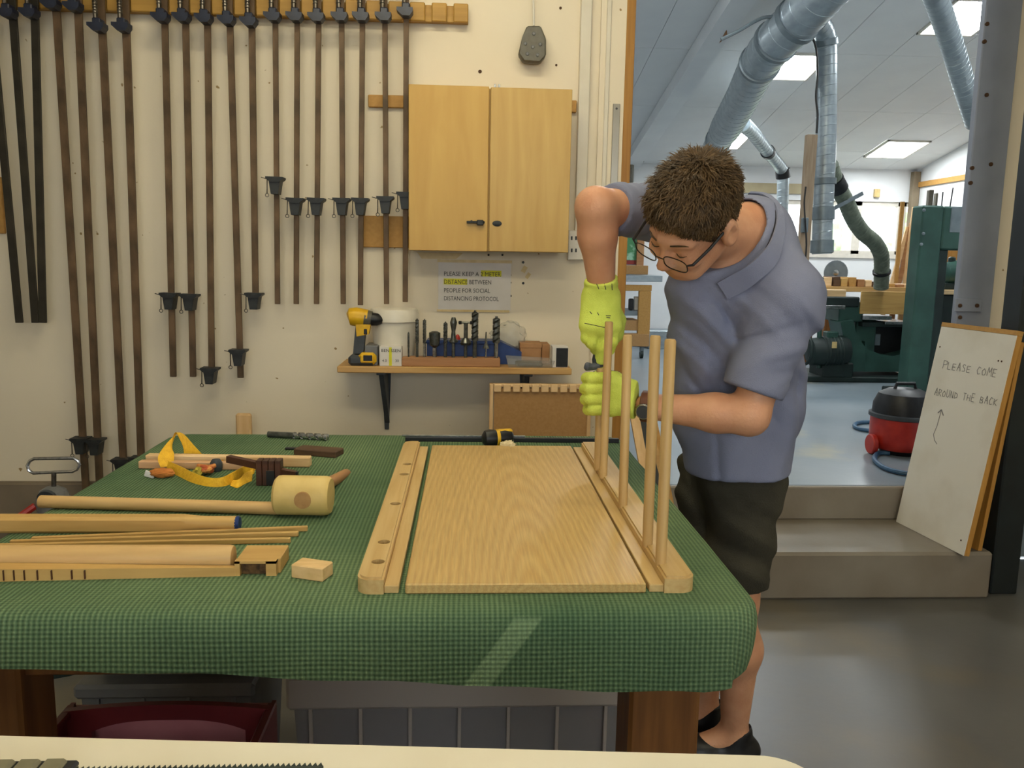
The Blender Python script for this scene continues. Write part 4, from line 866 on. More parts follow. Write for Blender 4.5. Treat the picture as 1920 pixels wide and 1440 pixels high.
for (px, py, dz, hgt) in [(312, 884, .001, .022), (335, 893, 0, .021), (360, 905, 0, .02), (388, 912, 0, .018), (412, 913, 0, .02), (435, 907, 0, .026), (456, 898, .002, .027), (476, 893, .006, .022)]:
    q = onT(px, py); A.append(q+Vector((0, 0, dz))); B.append(q+Vector((.004, .006, dz+hgt)))
m_ = MB(); m_.ribbon(dens(A), dens(B), .002); part('lower_loop', m_, M_strap, t, 60)
m_ = MB(); q = onT(455, 910); m_.ribbon(dens([onT(432, 911), onT(445, 915), onT(458, 908), onT(472, 902)]), dens([onT(436, 906)+Vector((0,0,.006)), onT(448, 909)+Vector((0,0,.012)), onT(460, 902)+Vector((0,0,.018)), onT(474, 896)+Vector((0,0,.02))]), .002); part('tail', m_, M_strap, t, 60)
# rope scraps
def tangle(name, px, py, r, cnt, seed, m, lb, cat, tr=.004):
    q = onT(px, py); rnd = random.Random(seed); pts = []
    for k in range(cnt):
        a = k*2.1+rnd.random(); pts.append(q+Vector((math.cos(a)*r*rnd.uniform(.4, 1), math.sin(a)*r*.6*rnd.uniform(.4, 1), tr+rnd.uniform(0, .016))))
    m_ = MB(); m_.tube(dens(pts, 5), tr, 8); return single(name, m_, m, lb, cat)
M_rope = mat('red_orange_rope', (176, 84, 48), (206, 140, 70), scale=60, rough=.8, lo=.45, hi=.55); M_rope2 = mat('olive_yellow_cord', (150, 136, 50), (190, 170, 60), scale=60, rough=.8)
tangle('rope_scrap', 388, 890, .022, 16, 3, M_rope, 'tangled red and orange rope inside the strap loop', 'rope', .005)
tangle('cord_scrap', 372, 893, .012, 9, 5, M_rope2, 'olive yellow cord scrap beside the red rope', 'cord', .003)
tangle('cord_scrap', 418, 873, .014, 9, 9, M_yellow, 'bright yellow cord wound round the dark blue knob', 'cord', .0022)
q = onT(405, 884); m_ = MB(); m_.lathe((q.x, q.y+.004, T), [(.011, 0), (.014, .008), (.014, .02), (.009, .028)], seg=14); single('knob', m_, M_bracket, 'dark blue grey knob between rope and dark clamp arm', 'knob')
t = thing('orange_pouch', 'small orange cloth pouch with a white label at the mat edge', 'pouch', onT(300, 897)); q = onT(304, 895)
b_ = bmesh.new(); bmesh.ops.create_icosphere(b_, subdivisions=4, radius=1)
for v in b_.verts:
    p = v.co.copy(); k = 1+.2*noise.fractal(p*3, 1, 2, 4); v.co = Vector((q.x+p.x*.028*k, q.y+p.y*.014*k, T+.0105+max(p.z*k, -.98)*.0105))
me = bpy.data.meshes.new('pouch'); b_.to_mesh(me); b_.free(); me.polygons.foreach_set('use_smooth', [True]*len(me.polygons)); link('pouch', me, mat('orange_cloth', (196, 124, 56), (178, 104, 44), scale=30, rough=.9), t)
q = onT(281, 896); m_ = MB(); m_.box((q.x, q.y, T+.008), (.022, .004, .014), Matrix.Rotation(.3, 3, 'Y'), .001); part('label_patch', m_, M_paper, t)
# dark wooden block clamp
t = thing('wooden_hand_clamp', 'dark brown hardwood clamp block with arms on both sides', 'clamp', onT(505, 912)); q = onT(503, 911)
m_ = MB()
for k in range(4):
    m_.b2((q.x-.026+k*.0135, q.y, T), (q.x-.026+(k+1)*.0135-.001, q.y+.03, T+.056), .001)
part('laminated_block', m_, M_darkwood, t)
m_ = MB(); m_.b2((q.x-.004, q.y-.0012, T+.002), (q.x+.014, q.y+.002, T+.034), .0005); part('slot', m_, M_black, t)
m_ = MB(); c0 = P(428, 860, Y=q.y+.05); c1 = P(484, 872, Y=q.y+.02); m_.tube([c0, c1], .0105, 4, twist=math.pi/4); part('arm', m_, M_darkwood, t)
m_ = MB(); c0 = Vector((q.x+.02, q.y+.014, T+.028)); c1 = P(557, 889, Y=q.y-.01); m_.tube([c0, c1], [.012, .0075], 4, twist=math.pi/4); ar = part('arm', m_, M_darkwood, t)
m_ = MB(); m_.box(c1, (.004, .012, .012), None, .001); part('arm_tip', m_, M_black, ar)
# mallet
q = onT(576, 967); r_ = .0385; xl, xr_ = P(515, 935, Y=q.y).x, P(620, 940, Y=q.y).x; cy, cz = q.y+.012, T+r_
t = thing('wooden_mallet', 'round headed pale wooden mallet with its handle pointing back', 'mallet', (q.x, cy, T))
m_ = MB(); m_.lathe((xl, cy, cz), [(r_-.006, 0), (r_-.001, .005), (r_, .012), (r_, xr_-xl-.012), (r_-.001, xr_-xl-.005), (r_-.005, xr_-xl)], axis=(1, -.06, 0), seg=36); part('head', m_, M_mallet, t)
xh = P(568, 938, Y=cy-r_).x; m_ = MB(); m_.lathe((xh, cy-.06*(xh-xl)-r_-.0015, cz+.001), [(.016, 0), (.0165, .003), (.0165, .02)], axis=(0, 1, 0), seg=22); part('handle_plug', m_, mat('end_grain_plug', (168, 128, 76), (150, 110, 62), scale=60, rough=.6), t)
he = P(650, 887, Y=cy+.33); m_ = MB(); m_.tube([(xh, cy+.02, cz), Vector((xh, cy, cz)).lerp(he, .5), he-Vector((0, .01, 0)), he], [.0115, .0125, .0125, .009], 16); part('handle', m_, mat('tan_handle', (176, 128, 78), (156, 108, 62), scale=6, rough=.5, stretch=(8, 1, 8)), t)
# lengths of timber on the left
a, b = onT(75, 953), onT(522, 966); m_ = MB(); m_.tube([a+Vector((0, .004, .0125)), b+Vector((0, .004, .0125))], .0125, 20); single('long_dowel', m_, M_oakx2, 'long round dowel lying behind the square leg, touching the mallet', 'dowel')
a = onT(-40, 1003); b = onT(440, 1003); yc = a.y+.012
t = thing('table_leg', 'long square oak leg tapering to a rounded neck with a blue end', 'leg blank', a)
xn, xe = P(335, 990, Y=b.y).x, P(438, 990, Y=b.y).x; zc_ = T+.0148
m_ = MB(); rgs = []; secs = [(a.x, .0148, .0), (xn, .0148, .0), (xn+.012, .0146, .35), (xn+.03, .0138, .8), (xn+.045, .0134, 1.0), (xe, .0134, 1.0)]
for (x_, h_, rd) in secs:
    r_ = []
    for k in range(16):
        an = 2*math.pi*(k+.5)/16; c_, s_ = math.cos(an), math.sin(an); sq = 1/max(abs(c_), abs(s_)); f = h_*(sq*(1-rd)+1.03*rd)
        f = min(f, h_*1.32)
        r_.append(m_.bm.verts.new((x_, a.y+.02+(b.y-a.y)*(x_-a.x)/(xe-a.x)+c_*f, zc_+s_*f)))
    rgs.append(r_)
for p_, n2 in zip(rgs[:-1], rgs[1:]):
    for k in range(16): m_.bm.faces.new((p_[k], p_[(k+1) % 16], n2[(k+1) % 16], n2[k]))
m_.bm.faces.new(rgs[0][::-1]); m_.bm.faces.new(rgs[-1]); part('shaft', m_, M_oakx, t)
m_ = MB(); m_.lathe((xe, b.y+.02, zc_), [(.0138, -.001), (.0142, .003), (.012, .006), (.005, .0065)], axis=(1, 0, 0), seg=16); part('blue_end', m_, M_blue, t)
for k, (p0, p1) in enumerate([((577, 995), (60, 1016)), ((560, 1005), (20, 1022)), ((545, 1017), (-30, 1030))]):
    a, b = onT(*p0), onT(*p1); dv = (b-a).normalized(); m_ = MB(); m_.box((a+b)/2+Vector((0, 0, .0045)), ((b-a).length, .008, .009), basis(dv, Vector((-dv.y, dv.x, 0)), Vector((0, 0, 1))), .001)
    single('thin_strip', m_, M_oakx, ['thin oak strip reaching farthest right of three', 'thin oak strip in the middle of three', 'thin oak strip nearest the round pole'][k], 'strip', 'thin oak strips')
a, b = onT(-30, 1090), onT(437, 1086); m_ = MB(); yb2 = a.y
yk = P(220, 1045, z=T+.02).y-.021; m_.hexa([(a.x, a.y-.003, T), (b.x, b.y+.012, T), (b.x, yk, T), (a.x, yk, T), (a.x, a.y-.003, T+.02), (b.x, b.y+.012, T+.014), (b.x, yk, T+.014), (a.x, yk, T+.02)])
t = thing('marked_batten', 'oak batten with dark pencil lines in front of the round pole', 'batten', a); part('body', m_, M_oakx, t)
for px in (8, 27, 46, 70, 96, 133, 157):
    q = P(px, 1078, Y=a.y+.0); f = (q.x-a.x)/(b.x-a.x); m_ = MB(); m_.b2((q.x-.0008, a.y-.0045+f*.016, T+.002), (q.x+.0008, a.y+f*.016, T+.019-f*.008)); part('pencil_line', m_, M_darkwood, t)
yp = yk+.021; rp = .02; x0_, x1_ = P(-40, 1045, Y=yp).x, P(438, 1045, Y=yp).x; m_ = MB()
m_.tube([(x0_, yp, T+rp), (x1_-.006, yp, T+rp), (x1_, yp, T+rp)], [rp, rp, rp*.9], 22); single('round_pole', m_, M_oakx2, 'thick rounded oak pole lying behind the marked batten', 'pole')
q = onT(480, 1080); x0_, x1_ = P(440, 1070, Y=q.y).x, P(518, 1070, Y=q.y).x; t = thing('mortised_block', 'oak block end with a dark mortise in its front face', 'block', (q.x, q.y, T))
m_ = MB(); m_.b2((x0_, q.y+.012, T), (x1_+.004, q.y+.075, T+.024), .001); m_.b2((x0_, q.y, T), (x0_+.008, q.y+.012, T+.024)); m_.b2((x1_-.016, q.y, T), (x1_, q.y+.012, T+.024)); m_.b2((x0_, q.y, T+.02), (x1_, q.y+.012, T+.0242)); part('body', m_, M_oakx, t)
m_ = MB(); m_.b2((x0_+.008, q.y+.0095, T), (x1_-.016, q.y+.0118, T+.02)); part('mortise', m_, mat('dark_mortise', (56, 40, 24), (110, 80, 44), scale=90, rough=.9), t)  # back of the mortise coloured mottled dark brown
q = onT(584, 1084); m_ = MB(); m_.box((q.x, q.y+.008, T+.011), (.055, .034, .022), rotz(-.35), .0015); single('small_block', m_, mat('small_oak_block', (222, 186, 132), (206, 168, 112), scale=8, rough=.55, stretch=(2, 9, 9)), 'small loose oak block alone on the mat', 'block')
# ================================================================== UNDER THE BENCH
def crate(name, x0, x1, y0, y1, z0, z1, m, lb, cat, ribs=0, lid=True, rib_m=None, wall=.006, group=None, lidh=.03):
    t = thing(name, lb, cat, ((x0+x1)/2, (y0+y1)/2, z0), group); ta = .02
    m_ = MB()
    m_.b2((x0+ta, y0+ta, z0), (x1-ta, y1-ta, z0+.006))
    for (p, q_2) in (((x0, y0), (x1, y0)), ((x1, y0), (x1, y1)), ((x1, y1), (x0, y1)), ((x0, y1), (x0, y0))):
        cx, cy = (x0+x1)/2, (y0+y1)/2
        def ins(pt, k): return (pt[0]+(k if pt[0] < cx else -k), pt[1]+(k if pt[1] < cy else -k))
        a0, b0 = ins(p, ta), ins(q_2, ta); ai, bi = ins(p, wall), ins(q_2, wall); a1, b1 = ins(p, ta+wall), ins(q_2, ta+wall)
        m_.hexa([(*a0, z0), (*b0, z0), (*b1, z0), (*a1, z0), (*p, z1), (*q_2, z1), (*bi, z1), (*ai, z1)])
    part('tub', m_, m, t)
    if lid:
        m_ = MB(); m_.b2((x0-.012, y0-.012, z1-lidh), (x1+.012, y1+.012, z1+.006), .008); part('lid', m_, rib_m or m, t)
    for k in range(ribs):
        x_ = x0+.04+(x1-x0-.08)*k/(ribs-1); m_ = MB(); m_.b2((x_-.004, y0-.004, z0+.05), (x_+.004, y0+.02, z1-.03), .001); part('rib', m_, rib_m or m, t)
    return t
x0_, x1_ = P(550, 1400, Y=1.75).x, P(1165, 1400, Y=1.75).x
crate('storage_box', x0_, x1_, 1.75, 2.2, 0, P(800, 1268, Y=1.75).z, M_clearbox, 'large cloudy plastic storage box under the bench beside the brown leg', 'storage box', 7, rib_m=M_boxlid, lidh=.075)
m_ = MB(); m_.b2((x0_+.06, 1.81, .008), (x1_-.06, 2.14, .24), .02); single('packed_contents', m_, mat('dark_packing', (40, 40, 46), (58, 54, 54), scale=5, rough=.8, bump=.5, bscale=12), 'dark folded packing inside the cloudy storage box', 'packing')
x0_, x1_ = P(150, 1300, Y=1.85).x, P(470, 1300, Y=1.85).x; zl_ = P(300, 1285, Y=1.85).z
crate('grey_tote', x0_, x1_, 1.85, 2.22, 0, zl_, M_greybox, 'grey lidded tote standing behind the maroon tub', 'tote', 4)
crate('grey_tote', x0_+.02, x1_+.02, 1.87, 2.2, zl_+.006, zl_+.16, M_greybox, 'grey tote stacked on top of the other grey tote', 'tote', 3)
x0_, x1_ = P(120, 1340, Y=1.45).x, P(512, 1340, Y=1.45).x; zt_ = P(300, 1318, Y=1.45).z
t = thing('maroon_tub', 'maroon plastic tub with an arched hand opening, under the bench', 'tub', ((x0_+x1_)/2, 1.3, 0))
m_ = MB(); m_.b2((x0_+.01, 1.13, 0), (x1_-.01, 1.48, .01)); m_.b2((x0_, 1.12, 0), (x0_+.008, 1.48, zt_-.014)); m_.b2((x1_-.008, 1.12, 0), (x1_, 1.48, zt_-.014));  m_.b2((x0_, 1.12, 0), (x1_, 1.128, zt_-.014)); part('tub_walls', m_, M_maroon, t)
m_ = MB(); m_.b2((x0_+.004, 1.472, 0), (x1_-.004, 1.482, zt_-.02)); part('back_panel', m_, mat('lightened_maroon_plastic', (186, 116, 118), (170, 100, 104), scale=8, rough=.5), t)  # panel colour lightened to make up for the low light under the bench
m_ = MB(); n_ = 24; xm_ = (x0_+x1_)/2; hw_ = (x1_-x0_)/2-.05
top_ = []; bot_ = []
for k in range(n_+1):
    u = -1+2*k/n_; top_.append(Vector((xm_+u*(x1_-x0_)/2, 1.45, zt_-.012*u*u))); bot_.append(Vector((xm_+u*hw_, 1.45, zt_-.030-.022*abs(u)**3)))
m_.ribbon(top_, bot_, .014); m_.b2((x0_, 1.444, zt_-.16), (x0_+.05, 1.456, zt_-.02)); m_.b2((x1_-.05, 1.444, zt_-.16), (x1_, 1.456, zt_-.02)); part('handle_rim', m_, M_maroon, t)
for xq in (x0_, x1_-.012):
    m_ = MB(); m_.b2((xq-.003, 1.11, zt_-.028), (xq+.015, 1.47, zt_-.012), .003); part('side_rim', m_, M_maroon, t)
# device with chrome loop handle, left of the bench
Yv = 2.75
t = thing('loop_handle_device', 'grey domed device with a chrome loop handle standing left of the bench', 'workshop device', (P(100, 930, Y=Yv).x, Yv, 0))
lp = [P(x_, y_, Y=Yv) for x_, y_ in ((64, 860), (138, 859), (146, 864), (149, 871), (144, 880), (136, 884), (62, 887), (54, 882), (51, 873), (56, 864), (64, 860), (70, 860))]
m_ = MB(); m_.tube(lp, .0055, 8); part('loop_handle', m_, M_bright, t)
m_ = MB(); m_.tube([P(101, 885, Y=Yv), P(101, 915, Y=Yv)], .008, 8); part('stem', m_, M_screw, t)
q = P(101, 945, Y=Yv); m_ = MB(); m_.lathe((q.x, Yv, q.z-.03), [(.05, 0), (.053, .03), (.052, .05), (.04, .078), (.02, .09), (.006, .092)], seg=24); part('dome', m_, M_greybox, t)
m_ = MB(); m_.lathe((q.x, Yv-.046, q.z+.03), [(.03, 0), (.03, .012)], axis=(0, .95, .3), seg=20); part('dial', m_, M_bracket, t)
m_ = MB(); m_.tube([(q.x, Yv, .03), (q.x, Yv, q.z-.03)], [.04, .04], 14); part('column', m_, M_green_dk, t)
m_ = MB(); m_.lathe((q.x, Yv, 0), [(.16, 0), (.16, .02), (.06, .04)], seg=24); part('base', m_, M_green_dk, t)
m_ = MB(); m_.tube([(q.x-.05, Yv-.02, q.z+.0), (q.x-.09, Yv-.04, q.z-.03)], .012, 8); part('red_tap', m_, M_red, t)
# ================================================================== FOREGROUND WORKTOP
TZ = .90
fa, fb = P(0, 1379, z=TZ), P(1430, 1416, z=TZ); xe = P(1462, 1440, z=TZ).x
m_ = MB(); rr = .05; pts = [(-1.6, fa.y+(fa.y-fb.y)/(fb.x-fa.x)*(fa.x+1.6)*1.0, TZ)]
for k in range(9):
    an = .5*math.pi*(1-k/8); pts.append((xe-rr*.35+rr*math.cos(an), fb.y-rr+rr*math.sin(an), TZ))
pts += [(xe+rr*.65, .12, TZ), (-1.6, .12, TZ)]
m_.prism(pts[::-1], (0, 0, -.028)); t = thing('foreground_worktop', 'cream laminate worktop edge crossing the bottom of the picture', 'worktop', (-.5, .4, 0))
part('top', m_, M_worktop, t)
for (x_, y_) in ((-1.5, .2), (-1.5, .6), (xe-.12, .2), (xe-.12, .6)):
    m_ = MB(); m_.b2((x_, y_, 0), (x_+.06, y_+.06, TZ-.028), .004); part('leg', m_, M_bench, t)
q1 = P(142, 1417, z=TZ+.01); t = thing('segmented_ruler', 'grey segmented strip lying at the lower left corner of the worktop', 'strip', (q1.x-.1, q1.y-.03, TZ))
for k in range(7):
    xb_ = q1.x-.006-k*.0235; m_ = MB(); m_.b2((xb_-.021, q1.y-.07, TZ), (xb_, q1.y-.001, TZ+.010), .003); part('segment', m_, mat('olive_grey_tile', (122, 116, 92), (110, 104, 80), scale=40, rough=.5) if k == 0 else MATS['olive_grey_tile'], t)
m_ = MB(); m_.b2((q1.x-.18, q1.y-.072, TZ), (q1.x+.003, q1.y+.001, TZ+.006), .002); part('carrier', m_, M_black, t)
xs_ = P(148, 1436, z=TZ).x; t = thing('saw_strip', 'dark green toothed strip along the bottom edge of the worktop', 'strip', (xs_+.1, q1.y-.03, TZ))
ye = P(300, 1440, z=TZ).y; m_ = MB(); m_.b2((xs_, ye-.06, TZ), (xs_+.23, ye-.004, TZ+.003), .0005); part('blade', m_, M_green_dk, t)
m_ = MB()
for k in range(46): m_.prism([(xs_+k*.005, ye-.004, TZ), (xs_+k*.005+.004, ye-.004, TZ), (xs_+k*.005+.002, ye+.0005, TZ)], (0, 0, .003))
tt = part('teeth', m_, M_green_dk, t); tt['kind'] = 'stuff'
# ================================================================== STEPS AND MACHINE ROOM
# sign boards leaning at the step
def slab(b0, b1, t1, t0, th):  # corners: bottom far, bottom near, top near, top far
    b0, b1, t1, t0 = map(Vector, (b0, b1, t1, t0)); n = (b1-b0).cross(t0-b0).normalized()
    if n.x < 0: n = -n
    return [b0, b1, t1, t0], n*th
b0 = P(1680, 978, z=.207); b1 = P(1806, 1042, z=.207); t0 = P(1765, 612, Y=b0.y+.03); t1 = t0+(b1-b0)
board = thing('sign_board', 'white board with pencilled directions leaning on the step', 'sign', (b0+b1)/2)
c_, off = slab(b0, b1, t1, t0, .004); m_ = MB(); m_.prism(c_, off); part('face', m_, M_board, board)
m_ = MB(); m_.prism([p+off for p in c_], off*6); part('core', m_, M_boardback, board)
ex = (b1-b0).normalized(); ey = (t0-b0).normalized(); nn = off.normalized()
m_ = MB(); m_.prism([t0+ey*.001-nn*.001, t1+ey*.001-nn*.001, t1+ey*.02-nn*.001, t0+ey*.02-nn*.001], nn*.03); part('top_lipping', m_, M_cleat, board)
GL = {'P': [[(0,0),(0,1),(.6,.95),(.65,.6),(0,.5)]], 'L': [[(0,1),(0,0),(.55,0)]], 'E': [[(.55,1),(0,1),(0,0),(.55,0)], [(0,.5),(.45,.5)]], 'A': [[(0,0),(.3,1),(.62,0)], [(.12,.4),(.5,.4)]],
      'S': [[(.55,.9),(.2,1),(.05,.75),(.5,.4),(.5,.1),(.05,.05)]], 'C': [[(.6,.85),(.25,1),(0,.5),(.2,0),(.6,.12)]], 'O': [[(.3,1),(0,.6),(.15,0),(.5,.05),(.62,.6),(.3,1)]], 'M': [[(0,0),(.1,1),(.35,.4),(.6,1),(.7,0)]],
      'R': [[(0,0),(0,1),(.55,.9),(.5,.6),(0,.5),(.6,0)]], 'U': [[(0,1),(.05,.1),(.35,0),(.55,.2),(.58,1)]], 'N': [[(0,0),(0,1),(.55,0),(.55,1)]], 'D': [[(0,0),(0,1),(.5,.8),(.55,.3),(0,0)]], 'T': [[(0,1),(.6,1)], [(.3,1),(.3,0)]],
      'H': [[(0,0),(0,1)], [(.55,0),(.55,1)], [(0,.5),(.55,.5)]], 'B': [[(0,0),(0,1),(.5,.85),(.4,.55),(0,.52),(.55,.35),(.5,.05),(0,0)]], 'K': [[(0,0),(0,1)], [(.5,1),(0,.45),(.55,0)]]}
bw = (b1-b0).length; bh = (t0-b0).length
def stroke(mb, pts, w=.0024):
    for p, q in zip(pts[:-1], pts[1:]):
        d_ = (q-p); 
        if d_.length < 1e-6: continue
        s_ = nn.cross(d_.normalized())*w/2; mb.prism([p-s_, q-s_, q+s_, p+s_], -nn*.0006)
def hand(txt, u, v, h, wd, slope, m=M_pencil):
    m_ = MB(); x_ = u
    for i, ch in enumerate(txt):
        if ch != ' ':
            for pl in GL[ch]: stroke(m_, [b0+ex*(x_+a*wd*1.15)+ey*(v+slope*(x_-u)+b*h*(1-.12*(i % 3)))-nn*.0004 for a, b in pl])
        x_ += wd
    part('lettering', m_, m, board)
hand('PLEASE COME', bw*.16, bh*.80, .036, .0300, .02); hand('AROUND THE BACK', bw*.13, bh*.665, .034, .0255, .05)
m_ = MB(); ar_ = [(.33, .44), (.28, .455), (.25, .48), (.27, .52), (.28, .6)]
stroke(m_, [b0+ex*bw*a+ey*bh*b-nn*.0004 for a, b in ar_], .003); stroke(m_, [b0+ex*bw*a+ey*bh*b-nn*.0004 for a, b in ((.24, .585), (.28, .605), (.325, .58))], .005); part('drawn_arrow', m_, M_pencil, board)
for (u, v) in ((.86, .88), (.9, .88), (.05, .9), (.93, .06)):
    m_ = MB(); m_.lathe(b0+ex*bw*u+ey*bh*v-nn*.001, [(.004, 0), (.004, .003)], axis=nn, seg=8); part('screw_head', m_, M_hole, board)
s_ = Vector((.055, .03, .0)); m_ = MB(); B0, B1 = b0+s_+Vector((.0, .0, 0)), b1+Vector((.10, .06, 0)); T0, T1 = t0+Vector((.045, .03, -.01)), t1+Vector((.055, .05, -.03))
c_, off = slab(B0, B1, T1, T0, .02); m_.prism(c_, off); single('plywood_board', m_, M_boardback, 'orange brown plywood board leaning behind the white sign board', 'board')
# drum vacuum
q = P(1712, 860, z=UF); vx, vy = q.x, q.y+.14; R_ = .165
vac = thing('drum_vacuum', 'red and black drum vacuum cleaner half hidden by the sign board', 'vacuum cleaner', (vx, vy, UF))
m_ = MB(); m_.lathe((vx, vy, UF+.03), [(R_*.86, 0), (R_*.95, .015), (R_, .05), (R_, .17)], seg=32); part('drum', m_, M_red, vac)
m_ = MB(); m_.lathe((vx, vy, UF+.2), [(R_, 0), (R_*1.06, .004), (R_*1.06, .022), (R_, .026)], seg=32); part('band', m_, M_bracket, vac)
m_ = MB(); m_.lathe((vx, vy, UF+.226), [(R_*.97, 0), (R_*.95, .05), (R_*.8, .105), (R_*.5, .13), (.01, .135)], seg=32); part('dome', m_, M_black, vac)
m_ = MB(); m_.tube([(vx-.06, vy, UF+.35), (vx-.05, vy, UF+.385), (vx+.05, vy, UF+.385), (vx+.06, vy, UF+.35)], .01, 8); part('carry_handle', m_, M_black, vac)
for s_ in (-1, 1):
    m_ = MB(); m_.lathe((vx+s_*(R_*.95)-.015+(-.02 if s_ < 0 else .02), vy-.03, UF+.055), [(.05, 0), (.055, .006), (.055, .024), (.05, .03)], axis=(1, 0, 0), seg=20); part('wheel', m_, M_red, vac)
m_ = MB(); m_.lathe((vx, vy, UF), [(.1, 0), (.12, .03)], seg=20); part('underside', m_, M_black, vac)
hz = UF+.013
hp = [P(x_, y_, z=hz) for x_, y_ in ((1670, 812), (1620, 806), (1603, 800), (1608, 793), (1640, 791), (1690, 795), (1745, 800))]
m_ = MB(); m_.tube(dens(hp, 5), .0125, 8); single('vacuum_hose', m_, M_bluehose, 'blue hose looped on the floor left of the drum vacuum', 'hose')
hp = [P(x_, y_, z=hz) for x_, y_ in ((1668, 850), (1646, 850), (1640, 862), (1660, 878), (1700, 888), (1760, 894))]
m_ = MB(); m_.tube(dens(hp, 5), .0125, 8); single('vacuum_hose', m_, M_bluehose, 'blue hose curving round the front of the drum vacuum', 'hose')
# green frame machine
GY = 6.2
gf = thing('green_machine_frame', 'tall green steel machine frame behind the sign board', 'machine', P(1725, 750, z=UF))
gz0 = UF; zt_ = P(1745, 385, Y=GY).z; xc0, xc1 = P(1712, 600, Y=GY).x, P(1752, 600, Y=GY).x
m_ = MB(); m_.b2((xc0, GY, gz0), (xc1, GY+.16, zt_), .012); part('column', m_, M_green_m, gf)
m_ = MB(); m_.b2((xc1, GY+.02, gz0), (xc1+.07, GY+.16, zt_-.33), .004); part('dark_web', m_, M_green_dk, gf)
xr2 = P(1830, 430, Y=GY).x+.35; m_ = MB(); m_.b2((xc1-.005, GY-.004, zt_-.33), (xr2, GY+.2, zt_-.005), .012); hd = part('top_arm', m_, M_green_m, gf)
m_ = MB(); m_.b2((xr2-.3, GY, gz0), (xr2, GY+.2, zt_-.33), .012); part('far_column', m_, M_green_m, gf)
m_ = MB(); pxbox(m_, 1785, 388, 1800, 436, GY-.01, .02, .003); part('plate', m_, M_galv2, hd)
for px, py in ((1733, 394), (1732, 438), (1728, 458)):
    m_ = MB(); m_.lathe(P(px, py, Y=GY-.006), [(.012, .008), (.012, 0), (.007, -.003)], axis=(0, 1, 0), seg=10); part('bolt', m_, M_galv2, gf)
m_ = MB(); m_.b2((xc0-.05, GY-.05, gz0), (xr2+.05, GY+.3, gz0+.05), .008); part('base_plate', m_, M_green_dk, gf)
# machine with motor (planer) at Y~7
PY = 7.1
pl = thing('planer_machine', 'dark green cast iron planer with a round motor and steel tables', 'machine', P(1610, 712, z=UF))
def gp_(nm, x0, y0, x1, y1, m, Y=PY, dep=.3, bev=.01, par=pl): m_ = MB(); pxbox(m_, x0, y0, x1, y1, Y, dep, bev); return part(nm, m_, m, par)
m_ = MB(); a = P(1498, 702, Y=PY-.1); b = P(1720, 712, Y=PY-.1); m_.b2((a.x, PY-.1, UF), (b.x, PY+.5, UF+.05), .01); part('floor_plate', m_, M_green_dk, pl)
m_ = MB(); m_.prism([P(x_, y_, Y=PY-.05) for x_, y_ in ((1576, 604), (1600, 600), (1606, 628), (1622, 650), (1623, 696), (1590, 698), (1592, 660), (1582, 636))], (0, .25, 0)); part('curved_leg', m_, M_green_m, pl)
m_ = MB(); m_.prism([P(x_, y_, Y=PY+.02) for x_, y_ in ((1620, 697), (1720, 697), (1720, 656), (1700, 662), (1675, 668), (1650, 664), (1628, 655), (1622, 640))], (0, .35, 0)); part('lower_casting', m_, M_green_m, pl)
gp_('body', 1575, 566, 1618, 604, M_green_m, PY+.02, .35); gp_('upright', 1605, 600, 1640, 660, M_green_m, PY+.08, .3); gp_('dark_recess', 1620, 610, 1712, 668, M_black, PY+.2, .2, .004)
gp_('table_casting', 1618, 604, 1716, 614, M_green_dk, PY+.0, .4, .004); gp_('steel_table', 1618, 592, 1672, 600, M_bright, PY-.02, .4, .002); gp_('steel_table', 1660, 603, 1716, 609, M_bright, PY-.04, .4, .002)
gp_('fence_arm', 1528, 572, 1585, 580, M_bright, PY-.06, .05, .003); gp_('head_cover', 1545, 556, 1612, 576, M_green_dk, PY+.0, .3)
gp_('guard_plate', 1629, 626, 1650, 648, M_galv2, PY+.12, .02, .004)
m_ = MB(); c0, c1 = P(1515, 660, Y=PY-.05), P(1590, 656, Y=PY-.05); m_.lathe(c0, [(.09, 0), (.12, .02), (.125, .1), (.13, .12), (.13, (c1-c0).length-.06), (.11, (c1-c0).length-.01), (.05, (c1-c0).length)], axis=(c1-c0), seg=24); mot = part('motor', m_, M_green_dk, pl)
for k in range(6):
    m_ = MB(); m_.torus(c0+(c1-c0)*(.35+k*.08), .128, .008, (c1-c0), 24, 6); part('cooling_fin', m_, M_green_dk, mot)
gp_('terminal_box', 1552, 622, 1572, 642, M_green_m, PY-.1, .1, .008); gp_('rating_plate', 1561, 641, 1569, 653, M_tape, PY-.19, .01, .001)
m_ = MB(); m_.tube([P(1538, 520, Y=PY-.05), P(1537, 600, Y=PY-.05), P(1535, 690, Y=PY-.05)], [.03, .02, .02], 10); part('lever', m_, M_green_m, pl)
m_ = MB(); m_.lathe(P(1538, 528, Y=PY-.07), [(.02, -.02), (.045, -.01), (.045, .01), (.02, .02)], axis=(1, 0, 0), seg=16); part('lever_knob', m_, M_green_m, pl)
m_ = MB(); m_.torus(P(1508, 655, Y=PY-.12), .13, .015, (1, .1, 0), 24, 8); part('handwheel', m_, M_green_dk, pl)
m_ = MB(); a = P(1535, 680, Y=PY); b = P(1590, 702, Y=PY); m_.b2((a.x, PY-.1, UF+.04), (b.x, PY+.2, P(1550, 678, Y=PY).z), .01); part('motor_bracket', m_, M_green_dk, pl)
m_ = MB(); pxbox(m_, 1616, 546, 1712, 590, PY-.0, .02, .003); single('fence_board', m_, M_oakx, 'wide golden board standing on the planer table', 'board')
m_ = MB(); pxbox(m_, 1551, 543, 1586, 557, PY+.05, .1, .003); single('timber_offcut', m_, M_pale, 'pale offcut block under the bench of offcuts', 'offcut')
